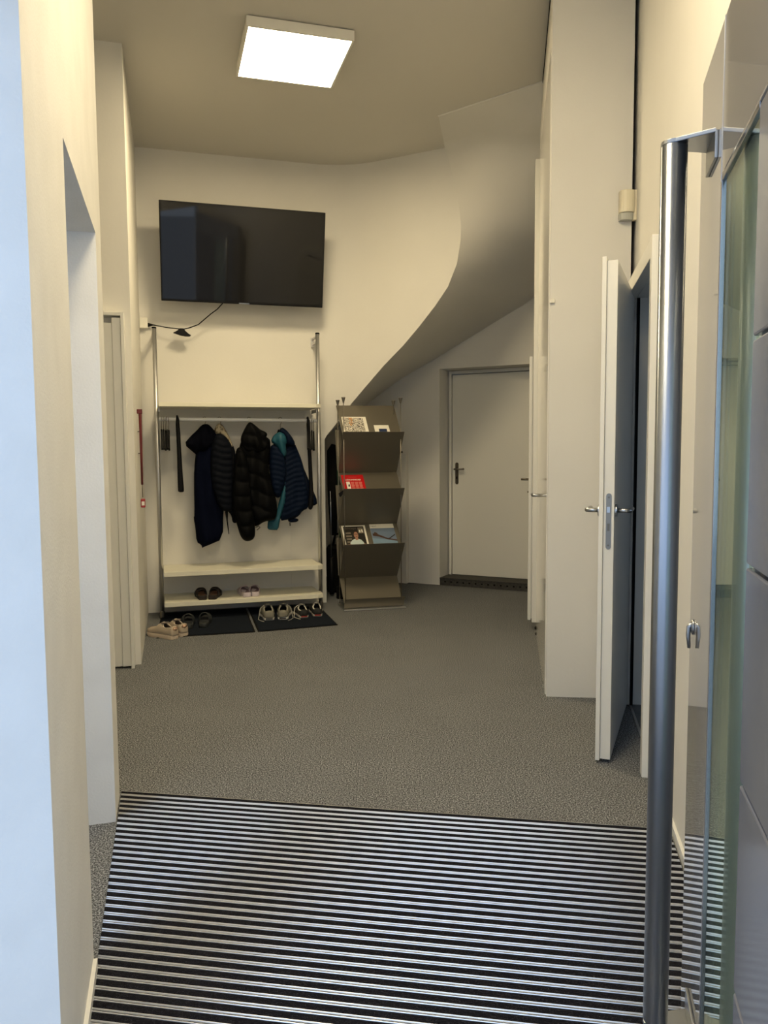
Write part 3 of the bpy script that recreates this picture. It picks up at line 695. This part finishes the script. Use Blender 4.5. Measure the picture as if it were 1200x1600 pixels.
MB().tube([(px(870,1204)[0]-u0,-.01,px(0,1204)[1]-zm),(px(871,1224)[0]-u0,-.01,px(0,1224)[1]-zm)],.004,6).build('drawstring', M['black'], g4, smooth=True)
# hangers that carry the four garments
for X, lb in ((410,'the navy parka'),(491,'the slate quilted jacket'),(652,'the black down coat'),(826,'the teal-hooded jacket')):
    hanger(px(X,0)[0], 'hanger with a thin wire hook carrying '+lb, None, ang=-1.25, zt=1.572, drop=.0, wid=.075)
# long black straps (shoe horns) hooked over the rail
def horn(chart, label, seed):
    cx = sum(px(*c)[0] for c in chart)/len(chart); zb = min(px(*c)[1] for c in chart)
    x,y,_ = RF(cx,0); t = thing('long_shoehorn', label, 'shoehorn', (x,y,zb), TH)
    cloth('blade', chart, .012,.02, M['black'], t, (cx,zb), .018, fold=(0,1), step=.012, it=1, seed=seed)
    MB().tube([(px(chart[0][0]+9,0)[0]-cx,-.02,1.560-zb),(px(chart[0][0]+9,0)[0]-cx,-.008,1.575-zb),(px(chart[0][0]+9,0)[0]-cx,.012,1.572-zb),(px(chart[0][0]+9,0)[0]-cx,.018,1.55-zb)],.008,8).build('loop', M['black'], t, smooth=True)
horn([(257,600),(276,600),(281,700),(284,800),(288,920),(293,1005),(291,1019),(262,1019),(260,1000),(261,800)], 'long black shoehorn hanging near the left end of the rail', 31)
horn([(973,610),(993,610),(996,700),(1000,800),(1004,920),(1009,1050),(1008,1110),(998,1134),(982,1134),(975,1120),(984,1050),(982,900),(976,750)], 'long black shoehorn hanging near the right end, beside the teal-hooded jacket', 32)

# ================================================================== magazine stand
MO = (-.328,6.25); MA = math.radians(13.19); MF = frame(MO, MA)
ms = thing('magazine_stand', 'grey sheet-metal magazine stand with zigzag pockets between four thin rods', 'magazine rack', (*MO,0), MA)
W = .512
MB().box(-.006,W+.006,-.012,.285,.002,.012).build('base_plate', M['alu'], ms, bevel=.001)
MB().box(.0,W,-.008,.28,.0,.003).build('base_underside', M['rubber'], ms)
pockets = [((.33,1.680),(.036,1.412),(0,1.455),(.25,1.118)),
           ((.25,1.118),(.036,.957),(0,.997),(.25,.680)),
           ((.25,.680),(.036,.506),(0,.545),(.25,.232)),
           ((.25,.232),(.036,.024),(0,.097),(.036,.018))]
tk = .003
def sheet(p0, p1, x0=0.0, x1=None, x0b=None, x1b=None):
    x1 = W if x1 is None else x1; x0b = x0 if x0b is None else x0b; x1b = x1 if x1b is None else x1b
    n = Vector((0, p1[1]-p0[1], -(p1[0]-p0[0]))).normalized()*tk
    return [(x0,p0[0],p0[1]),(x1,p0[0],p0[1]),(x1b,p1[0],p1[1]),(x0b,p1[0],p1[1])], n
for i,(c0,v,l,c1) in enumerate(pockets):
    p, nn = sheet(c0, v, .006, W-.006, .010, W-.012); MB().slab(p, nn).build('back_sheet', M['grey_metal'], ms)
    p, nn = sheet(l, c1, .003, W, .006, W-.006); MB().slab(p, nn).build('front_sheet', M['grey_metal'], ms)
    # rear pocket lips facing the niche
    if i < 3:
        p, nn = sheet((.36,c1[1]+.36 if i==0 else c1[1]+.33),(.27,c1[1]+.02), .0, W-.01); MB().slab(p, nn).build('rear_sheet', M['grey_metal'], ms)
for x,y,zt in ((.018,.045,1.715),(W-.020,.045,1.715),(.006,.245,1.705),(W-.030,.245,1.705)):
    r = MB().tube([(x,y,.012),(x,y,zt)], .0036, 10).build('rod', M['cone'], ms, smooth=True)
    MB().lathe([(.0045,zt-.03),(.006,zt-.028),(.0165,zt+.012),(.0165,zt+.016),(.012,zt+.017)], 16, (x,y)).build('cone_cap', M['cone'], r)
# printed matter
def pmat(name, col, rough=.35): return material(name, col, rough)
M['ink'] = pmat('print_black', (.02,.018,.015)); M['pwhite'] = pmat('print_white', (.80,.77,.68)); M['pred'] = pmat('print_red', (.50,.004,.008)); M['pnavy'] = pmat('print_navy', (.015,.03,.09))
M['pskin'] = pmat('print_skin', (.38,.20,.13)); M['pshirt'] = pmat('print_shirt', (.50,.60,.60)); M['pgrey'] = pmat('print_grey', (.20,.17,.13)); M['psky'] = pmat('print_sky', (.14,.19,.27)); M['pwater'] = pmat('print_light_blue', (.19,.29,.40)); M['pbrown'] = pmat('print_brown', (.07,.035,.025)); M['ppink'] = pmat('print_pink', (.62,.20,.16)); M['phair'] = pmat('print_hair', (.035,.02,.014))
def leaflet(name, label, pocket, u0, u1, ztop, length, mat, thick=.004, lean=0.0):
    c0, v = pockets[pocket][0], pockets[pocket][1]
    up = Vector((0, c0[0]-v[0], c0[1]-v[1])).normalized(); nrm = Vector((0,-up.z,up.y))   # towards the reader
    t = (ztop - v[1])/(c0[1]-v[1]); topp = Vector((0, v[0]+(c0[0]-v[0])*t, ztop)) + nrm*.006
    bot = topp - up*length
    x,y,_ = MF(u0, bot.y); 
    r = thing(name, label, 'leaflet' if 'leaflet' in name or 'card' in name else 'magazine', (x,y,bot.z), MA)
    # local basis: X right, Yp up the sheet, N out of the sheet
    bas = Matrix(((1,0,0,0),(0,up.y,nrm.y,0),(0,up.z,nrm.z,0),(0,0,0,1)))
    w = u1-u0
    def patch(nm, pts, m, h, parent=r):
        mb = MB(); mb.slab([bas @ Vector((px_*w, py_*length, h)) for px_,py_ in pts], (bas.to_3x3() @ Vector((0,0,.0004))))
        return mb.build(nm, m, parent)
    mb = MB(); mb.slab([bas @ Vector((a*w, b*length, 0)) for a,b in ((0,0),(1,0),(1,1),(0,1))], bas.to_3x3() @ Vector((0,0,thick)))
    cover = mb.build('cover', mat, r)
    return r, cover, bas, patch, w, length, thick
def txt(r, bas, w, l, th, s, x, y, size, mat, bold=0.0):
    return text_mesh('lettering', s, size, mat, r, bas @ Matrix.Translation((x*w, y*l, th+.0006)), bold=bold)
# maze booklet
def mazemat():
    m = bpy.data.materials.new('maze_print'); m.use_nodes = True; t = m.node_tree; b = t.nodes['Principled BSDF']; b.inputs['Roughness'].default_value = .4
    co = t.nodes.new('ShaderNodeTexCoord'); v = t.nodes.new('ShaderNodeTexNoise'); v.inputs['Scale'].default_value = 75; v.inputs['Detail'].default_value = 0
    mu = t.nodes.new('ShaderNodeMath'); mu.operation = 'MULTIPLY'; mu.inputs[1].default_value = 26
    si = t.nodes.new('ShaderNodeMath'); si.operation = 'SINE'; gt = t.nodes.new('ShaderNodeMath'); gt.operation = 'GREATER_THAN'; gt.inputs[1].default_value = .0
    mx = t.nodes.new('ShaderNodeMix'); mx.data_type = 'RGBA'; mx.inputs['A'].default_value = (.04,.03,.025,1); mx.inputs['B'].default_value = (.78,.74,.64,1)
    t.links.new(co.outputs['Object'], v.inputs['Vector']); t.links.new(v.outputs['Fac'], mu.inputs[0]); t.links.new(mu.outputs[0], si.inputs[0]); t.links.new(si.outputs[0], gt.inputs[0]); t.links.new(gt.outputs[0], mx.inputs['Factor']); t.links.new(mx.outputs['Result'], b.inputs['Base Color'])
    return m
M['maze'] = mazemat(); M['porange'] = pmat('print_orange', (.62,.26,.04))
r, cv, bas, patch, w, l, th = leaflet('maze_booklet', 'white booklet with a black maze pattern and orange blot in the top pocket', 0, .028,.232,1.575,.232, M['pwhite'])
patch('maze_print', [(.04,.03),(.87,.03),(.87,.93),(.04,.95)], M['maze'], th, cv)
for k in range(26):
    gx, gy = random.gauss(.36,.055), random.uniform(.52,.93)
    if gy < .7 and random.random() < .4: continue
    s = .022; patch('orange_print', [(gx-s,gy-s),(gx+s,gy-s*.6),(gx+s*.7,gy+s),(gx-s*.8,gy+s*.8)], M['porange'], th+.0005+.00001*k, cv)
r, cv, bas, patch, w, l, th = leaflet('info_card', 'small white card with a navy block at the right of the top pocket', 0, .285,.41,1.505,.12, M['pwhite'], .002)
patch('navy_print', [(.28,.1),(.82,.1),(.82,.62),(.28,.62)], M['pnavy'], th, cv)
# red leaflet
r, cv, bas, patch, w, l, th = leaflet('red_leaflet', 'red leaflet with white heading and photo columns in the second pocket', 1, .020,.205,1.095,.215, M['pred'], .003)
txt(cv, bas, w, l, th, 'LÖSCHDECKE', .50,.69,.0205, M['pwhite'], .0007); txt(cv, bas, w, l, th, 'TIPPS & INFO', .50,.85,.0125, M['ppink'])
patch('picture_print', [(.16,.16),(.33,.16),(.33,.58),(.16,.58)], M['pwhite'], th, cv); patch('picture_mark', [(.22,.3),(.30,.28),(.30,.42),(.26,.44)], M['ink'], th+.0006, cv)
for k in range(3):
    xx = .38+k*.18
    for j in range(5): patch('column_print', [(xx,.50-j*.085),(xx+.14-.02*(j%2),.50-j*.085),(xx+.14-.02*(j%2),.56-j*.085),(xx,.56-j*.085)], M['ppink'], th, cv)
# portrait magazine
r, cv, bas, patch, w, l, th = leaflet('portrait_magazine', 'magazine showing a person in pale t-shirt on dark cover, left in third pocket', 2, .022,.222,.668,.245, M['pwhite'])
patch('cover_print', [(.06,.0),(.92,.0),(.92,.95),(.06,.95)], M['ink'], th, cv)
patch('cover_photo', [(.66,.62),(.88,.62),(.88,.90),(.66,.90)], M['pgrey'], th+.0003, cv); patch('cover_photo', [(.70,.66),(.76,.66),(.76,.78),(.70,.78)], M['pwhite'], th+.0006, cv); patch('cover_photo', [(.80,.66),(.86,.66),(.86,.80),(.80,.80)], M['pwhite'], th+.0006, cv)
for j in range(4): patch('cover_photo', [(.12,.18+j*.14),(.36-.03*(j%2),.18+j*.14),(.36-.03*(j%2),.25+j*.14),(.12,.25+j*.14)], M['pgrey'], th+.0003, cv)
patch('shirt_print', [(.20,.0),(.84,.0),(.80,.18),(.72,.30),(.60,.36),(.46,.36),(.34,.30),(.24,.18)], M['pshirt'], th+.0008, cv)
patch('arm_print', [(.06,.04),(.24,.02),(.26,.12),(.08,.10)], M['pskin'], th+.001, cv); patch('arm_print', [(.80,.02),(.92,.0),(.90,.10),(.80,.14)], M['pskin'], th+.001, cv)
patch('hair_print', [(.54+.100*math.cos(a), .615+.115*math.sin(a)) for a in [2*PI*k/16 for k in range(16)]], M['phair'], th+.001, cv)
patch('face_print', [(.54+.092*math.cos(a), .53+.155*math.sin(a)) for a in [2*PI*k/16 for k in range(16)]], M['pskin'], th+.0014, cv)
patch('neck_print', [(.48,.30),(.60,.30),(.59,.42),(.49,.42)], M['pskin'], th+.0012, cv)
for ex in (.50,.58): patch('glasses_print', [(ex-.03,.555),(ex+.03,.555),(ex+.03,.585),(ex-.03,.585)], M['phair'], th+.0018, cv)
patch('mouth_print', [(.51,.45),(.58,.45),(.58,.462),(.51,.462)], M['phair'], th+.0018, cv)
txt(cv, bas, w, l, th+.001, 'concept', .33,.86,.034, M['pgrey'])
# crane / bridge magazine
r, cv, bas, patch, w, l, th = leaflet('blue_magazine', 'magazine with dark beams against a blue sky, right in the third pocket', 2, .262,.468,.674,.250, M['pwhite'])
patch('cover_print', [(.0,.0),(1.0,.0),(1.0,.80),(.0,.80)], M['psky'], th, cv); patch('water_print', [(.0,.0),(1.0,.0),(1.0,.22),(.0,.34)], M['pwater'], th+.0003, cv)
patch('beam_print', [(.05,.44),(.3,.40),(.62,.26),(1.0,.18),(1.0,.24),(.62,.33),(.3,.50),(.05,.56)], M['pbrown'], th+.0006, cv)
patch('beam_print', [(.68,.27),(.97,.46),(.97,.51),(.64,.29)], M['ink'], th+.0006, cv); patch('beam_print', [(.08,.50),(.28,.46),(.24,.58),(.14,.62)], M['pbrown'], th+.0009, cv)
txt(cv, bas, w, l, th+.0006, 'report', .16,.90,.018, M['ink'])
# clamp hanging at the left of the second pocket
tk_ = MF(-.005,.03); cp = thing('spring_clamp', 'small black clamp on the left front rod of the magazine stand', 'clamp', (tk_[0],tk_[1],.955), MA)
MB().slab([(-.02,0,-.02),(-.008,0,-.026),(.03,0,.03),(.022,0,.036),(-.026,0,.004)], (0,.012,0)).build('jaw', M['black'], cp, bevel=.002)

# ================================================================== things stored in the niche
def nich(x, y, z=0): return (x, y, z)
M['dgreen'] = material('dark_green_handle', (.006,.035,.012), .5)
um = thing('umbrella', 'closed black umbrella with silver shaft leaning in the niche beside the magazine stand', 'umbrella', (-.455,6.95,0))
MB().tube([(.0,0,.55),(.0,0,.95),(.01,0,1.30),(.02,0,1.36)], [.03,.05,.06,.03], 14).build('canopy', M['rubber'], um, smooth=True)
MB().tube([(-.02,-.03,.30),(-.02,-.04,1.10)], .006, 8).build('shaft', M['steel'], um, smooth=True)
MB().tube([(-.02,-.03,.02),(-.02,-.03,.35)], [.022,.016], 10).build('handle', M['black'], um, smooth=True)
bz = thing('broom', 'broom with a dark green handle standing in the niche', 'broom', (-.375,6.80,0))
MB().tube([(.0,0,.10),(-.03,.03,1.30)], .011, 10).build('handle', M['dgreen'], bz, smooth=True)
MB().box(-.05,.05,-.03,.03,.0,.11).build('bristles', M['rubber'], bz, bevel=.01)
bg_ = thing('black_bag', 'black bag with two pale studs on the floor of the niche', 'bag', (-.40,7.12,0))
MB().prism([(-.13,-.06),(.13,-.06),(.13,.08),(-.13,.08)], .0, .44).build('body', M['rubber'], bg_, bevel=.03)
MB().tube([(-.07,0,.44),(-.05,0,.54),(.05,0,.54),(.07,0,.44)], .012, 8).build('handle', M['black'], bg_, smooth=True)
for z in (.30,.36): MB().lathe([(.010,0),(.008,.006)], 10).build('stud', M['white_plastic'], bg_).matrix_local = Matrix.Translation((.02,-.06,z)) @ Matrix.Rotation(PI/2,4,'X')

# ================================================================== door mats
def doormat(pts, label):
    c = Vector((sum(p[0] for p in pts)/4, sum(p[1] for p in pts)/4)); t = thing('door_mat', label, 'mat', (c.x,c.y,0))
    loc = [(p[0]-c.x, p[1]-c.y) for p in pts]
    MB().prism(loc, .0, .004).build('rim', M['rubber'], t)
    MB().prism([(x*.965,y*.965) for x,y in loc], .004, .008).build('pile', M['matpile'], t)
M['matpile'] = material('charcoal_pile', (.009,.012,.019), .95, spec=.05, noise=(250,(.024,.029,.038),.45,.7), bump=(350,.5,.002))
fl, frt = V2(-1.60,5.365), V2(-.934,5.528); doormat([P(fl),P(frt),P(V2(-1.155,6.38)),P(V2(-1.80,6.19))], 'dark door mat in front of the left half of the coat rack')
doormat([P(V2(-.916,5.533)),P(V2(-.351,5.738)),P(V2(-.545,6.43)),P(V2(-1.137,6.385))], 'dark door mat in front of the right half of the coat rack')

# ================================================================== shoes
WT = [(0,.017),(.012,.022),(.03,.027),(.10,.032),(.25,.033),(.42,.034),(.58,.041),(.72,.046),(.84,.042),(.93,.031),(.98,.017),(1,.004)]
def wof(t): return float(np.interp(t, [a for a,_ in WT], [b for _,b in WT]))
TS = [0,.012,.03,.06,.10,.16,.22,.28,.34,.40,.46,.52,.58,.64,.70,.76,.82,.88,.92,.955,.98,1.0]
def outline(L, k=1.0): return [(wof(t)*k, t*L-.5*L) for t in TS], [(-wof(t)*k, t*L-.5*L) for t in TS[::-1]]
def sole(L, h0, h1, kb=1.0, kt=.97, z0=0.0, spring=.012, flare=0):
    rr, ll = outline(L, 1.0); ring = rr[:-1]+ll[:-1]; mb = MB(); lev = 4; n = len(ring)
    for j in range(lev+1):
        f = j/lev; k = kb+(kt-kb)*f + .04*math.sin(PI*f)
        for x,y in ring:
            t = (y+.5*L)/L; sp = spring*max(0,(t-.72)/.28)**2; hh = h0+(h1-h0)*t
            mb.v.append((x*k, y*(1+(k-1)*.35), z0+sp+hh*f))
    for j in range(lev):
        for i in range(n): mb.f.append((j*n+i, j*n+(i+1)%n, (j+1)*n+(i+1)%n, (j+1)*n+i)); mb.m.append(0)
    mb.f += [tuple(range(n))[::-1], tuple(lev*n+i for i in range(n))]; mb.m += [0,0]
    return mb
def upper(L, zs, prof, open_t=(.055,.44), open_c=.58, NPHI=20):
    ts = TS; mb = MB()
    for t in ts:
        w_ = wof(t)*.95; h = float(np.interp(t,[a for a,_ in prof],[b for _,b in prof])); sp = .012*max(0,(t-.72)/.28)**2
        for k in range(NPHI+1):
            ph = PI*k/NPHI; c = math.cos(ph); s_ = math.sin(ph)
            mb.v.append((w_*math.copysign(abs(c)**.8,c), t*L-.5*L, zs+sp+(h-zs)*s_**.6))
    n = NPHI+1
    for i in range(len(ts)-1):
        tm = (ts[i]+ts[i+1])/2
        for k in range(NPHI):
            cm = abs(math.cos(PI*(k+.5)/NPHI))
            lim = open_c*(1 if tm < .34 else max(0,(open_t[1]-tm)/(open_t[1]-.34)))
            if open_t[0] < tm < open_t[1] and cm < lim+.12: continue
            mb.f.append((i*n+k, i*n+k+1, (i+1)*n+k+1, (i+1)*n+k)); mb.m.append(0)
    mb.f.append(tuple(range(n))); mb.m.append(0)
    return mb
def collar(L, zs, prof, c=.70, t0=.055, t1=.44):
    pts = []
    def at(t, c):
        w_ = wof(t)*.95; h = float(np.interp(t,[a for a,_ in prof],[b for _,b in prof])); s_ = math.sqrt(max(0,1-c*c))
        return (w_*math.copysign(abs(c)**.8,c) if c else 0, t*L-.5*L, zs+(h-zs)*s_**.6+.002)
    for t in np.linspace(t0+.01,t1,8): pts.append(at(t, c*(1 if t<.34 else max(.12,(t1-t)/(t1-.34)))))
    q = [(-x,y,z) for x,y,z in pts[::-1]]
    return pts+q+[pts[0]]
def trainer(name, label, L, mats, prof, hs=(.030,.020), laces=True, loc=(0,0,0), rot=0, group=None, cat='shoe', stripe=None, loose=0, tab=None, wide=1.0):
    t = thing(name, label, cat, loc, rot, group); t.scale = (wide,1,1)
    so_ = sole(L, *hs).build('sole', mats['sole'], t, smooth=True, bevel=.002)
    zs = hs[1]*.75
    up_ = upper(L, zs, prof).build('upper', mats['upper'], t, smooth=True, solid=.004)
    sole(L*.93, .004,.004, z0=hs[0]*1.0, kb=.86, kt=.86).build('insole', mats['lining'], t)
    MB().tube(collar(L, zs, prof), .0042, 8, cap=False).build('collar', mats['collar'], t, smooth=True)
    h = lambda tt: float(np.interp(tt,[a for a,_ in prof],[b for _,b in prof]))
    y = lambda tt: tt*L-.5*L
    MB().slab([(-.020,y(.32),h(.34)+.012),(.020,y(.32),h(.34)+.012),(.020,y(.46),h(.46)-.002),(-.020,y(.46),h(.46)-.002)], (0,.004,.006)).build('tongue', mats['lining'], t, bevel=.002)
    if laces:
        lc = MB()
        for i,tt in enumerate((.42,.48,.54,.60)):
            w_ = .022
            lc.tube([(-w_,y(tt),h(tt)-.006),(0,y(tt)+.006,h(tt)+.004),(w_,y(tt+.01),h(tt)-.006)], .0028, 6)
        if loose:
            sx_ = -1 if loose > 0 else 1
            lc.tube([(sx_*.02,y(.42),h(.42)),(sx_*.045,y(.36),h(.42)*.8),(sx_*.055,y(.25),.03),(sx_*.062,y(.12),.005),(sx_*.05,y(-.06),.004),(sx_*.035,y(-.18),.004)], .0022, 6)
        lc.build('laces', mats['lace'], t, smooth=True)
    if stripe: MB().box(-.0205,.0205,-.5*L-.0035,-.5*L+.006,.006,.016).build('heel_mark', stripe, t, bevel=.002)
    if tab:
        MB().tube([(-.015,-.5*L+.004,h(.03)-.012),(0,-.5*L-.004,h(.03)-.016),(.015,-.5*L+.004,h(.03)-.012)],[.010,.013,.010],8,flat=.6).build('heel_patch', tab, t, smooth=True)
    return t
PR = [(0,.050),(.03,.080),(.08,.088),(.16,.078),(.26,.070),(.36,.078),(.44,.084),(.56,.070),(.70,.056),(.82,.050),(.92,.043),(1,.024)]
beige = {'sole':material('cream_sole',(.66,.54,.42),.5),'upper':material('beige_knit',(.42,.35,.27),.8,bump=(400,.5,.002)),'lining':material('taupe_lining',(.16,.13,.11),.9),'collar':material('beige_rim',(.50,.43,.35),.7),'lace':material('beige_lace',(.55,.47,.38),.8)}
gold = material('rose_gold_patch',(.75,.50,.36),.25,metal=.8)
def at_heel(x, y, deg, L, z=0.0): a = math.radians(deg); return dict(loc=(x-.5*L*math.sin(a), y+.5*L*math.cos(a), z), rot=a)
PRB = [(0,.060),(.03,.088),(.08,.094),(.16,.086),(.26,.080),(.36,.094),(.44,.104),(.56,.086),(.70,.068),(.82,.060),(.92,.050),(1,.028)]
h_ = at_heel(-1.458,5.335,56,.275)
sT = trainer('trainer', 'beige chunky trainer with rose-gold heel patch, left one beside the rack post', .275, beige, PRB, (.046,.034), group='beige trainers', tab=gold, wide=1.18, **h_)
h_ = at_heel(-1.415,5.415,44,.275)
dup(sT, h_['loc'], h_['rot'], 'beige chunky trainer with rose-gold heel patch, right one next to the black slides', 'beige trainers')
grey = {'sole':material('white_sole',(.72,.70,.66),.5),'upper':material('grey_suede',(.20,.19,.155),.9,bump=(300,.4,.002)),'lining':material('black_lining',(.02,.02,.024),.9),'collar':material('grey_rim',(.26,.25,.21),.8),'lace':material('grey_lace',(.33,.32,.29),.8)}
PRG = [(0,.050),(.03,.070),(.08,.074),(.16,.070),(.26,.072),(.36,.090),(.44,.100),(.56,.084),(.70,.064),(.82,.054),(.92,.045),(1,.025)]
ln_ = material('sole_line',(.03,.03,.03),.6)
trainer('sneaker', 'grey sneaker with thick white sole and trailing lace, left of its pair', .285, grey, PRG, (.034,.024), group='grey sneakers', loose=1, stripe=ln_, wide=1.30, **at_heel(-.885,5.885,14,.285,.008))
trainer('sneaker', 'grey sneaker with thick white sole, right of its pair on the right mat', .285, grey, PRG, (.034,.024), group='grey sneakers', loose=-1, stripe=ln_, wide=1.25, **at_heel(-.785,5.905,4,.285,.008))
bw = {'sole':material('offwhite_sole',(.60,.57,.50),.5),'upper':material('black_mesh',(.012,.012,.011),.8,bump=(500,.5,.002)),'lining':material('grey_lining',(.12,.115,.10),.9),'collar':material('white_piping',(.60,.58,.52),.7),'lace':material('cream_lace',(.60,.57,.50),.8)}
red_m = material('red_heel',(.28,.03,.025),.6)
PR2 = [(0,.045),(.03,.060),(.08,.064),(.16,.060),(.26,.062),(.36,.076),(.44,.084),(.56,.070),(.70,.056),(.82,.049),(.92,.041),(1,.022)]
trainer('running_shoe', 'black running shoe with white piping and loose lace, left of its pair on mat', .27, bw, PR2, (.032,.022), group='black running shoes', loose=1, stripe=red_m, wide=1.2, **at_heel(-.625,5.965,18,.27,.008))
trainer('running_shoe', 'black running shoe with white piping, last shoe at the right edge of the mats', .27, bw, PR2, (.032,.022), group='black running shoes', stripe=red_m, wide=1.2, **at_heel(-.525,6.015,10,.27,.008))
def slide(name, label, L, msole, mstrap, mfoot, loc, rot, group, straps=((.45,.72),), hh=(.034,.026), sh=.058, kk=1.0):
    t = thing(name, label, 'slipper', loc, rot, group)
    sole(L, *hh, kt=1.0).build('sole', msole, t, smooth=True, bevel=.002)
    sole(L*.92, .003,.003, z0=hh[0]*.88, kb=.88, kt=.86).build('footbed', mfoot, t)
    for a,b in straps:
        mb = MB(); NN = 16; NT = 5
        for i in range(NT+1):
            tt = a+(b-a)*i/NT
            w_ = wof(tt)*1.04
            for k in range(NN+1):
                ph = PI*k/NN; c = math.cos(ph); s_ = math.sin(ph)
                mb.v.append((w_*math.copysign(abs(c)**.7,c), (tt-.5)*L, .016+(sh-.004*i)*s_**.75))
        for i in range(NT):
            for k in range(NN): o = i*(NN+1)+k; mb.f.append((o,o+1,o+NN+2,o+NN+1)); mb.m.append(0)
        mb.build('strap', mstrap, t, smooth=True, solid=.006)
    return t
sl = slide('slide_sandal', 'black pool slide, left of the pair on the left mat', .27, material('black_eva',(.022,.025,.025),.55), material('black_eva_strap',(.032,.036,.036),.5), material('black_footbed',(.012,.014,.018),.8), at_heel(-1.437,5.605,14,.27,.008)['loc'], math.radians(14), 'black pool slides', straps=((.42,.72),), sh=.075)
dup(sl, at_heel(-1.343,5.645,6,.27,.008)['loc'], math.radians(8), 'black pool slide, right of the pair on the left mat', 'black pool slides')
br_s, br_f, bk_s = material('brown_sole',(.016,.010,.008),.7), material('brown_footbed',(.11,.052,.03),.7), material('black_leather_strap',(.01,.009,.009),.4)
x,y,_ = RF(.300,-.030); s1 = slide('strap_sandal', 'brown cork sandal with black straps, left of its pair on the lowest shelf', .25, br_s, bk_s, br_f, (x,y,.152), TH+math.radians(3), 'black strapped sandals', straps=((.30,.42),(.58,.72)), sh=.058)
x,y,_ = RF(.405,-.035); dup(s1, (x,y,.152), TH-math.radians(14), 'brown cork sandal with black straps, right of its pair on the lowest shelf', 'black strapped sandals')
lv_s, lv_f, lv_t = material('lavender_sole',(.52,.46,.52),.6), material('mauve_footbed',(.19,.12,.16),.7), material('lavender_strap',(.36,.30,.33),.6)
x,y,_ = RF(.640,-.020); s2 = slide('lavender_slide', 'lavender slide with mauve footbed, left of its pair on the lowest shelf', .235, lv_s, lv_t, lv_f, (x,y,.152), TH+math.radians(6), 'lavender slides', straps=((.46,.72),), sh=.058)
x,y,_ = RF(.722,-.010); dup(s2, (x,y,.152), TH-math.radians(3), 'lavender slide with mauve footbed, right of its pair on the lowest shelf', 'lavender slides')
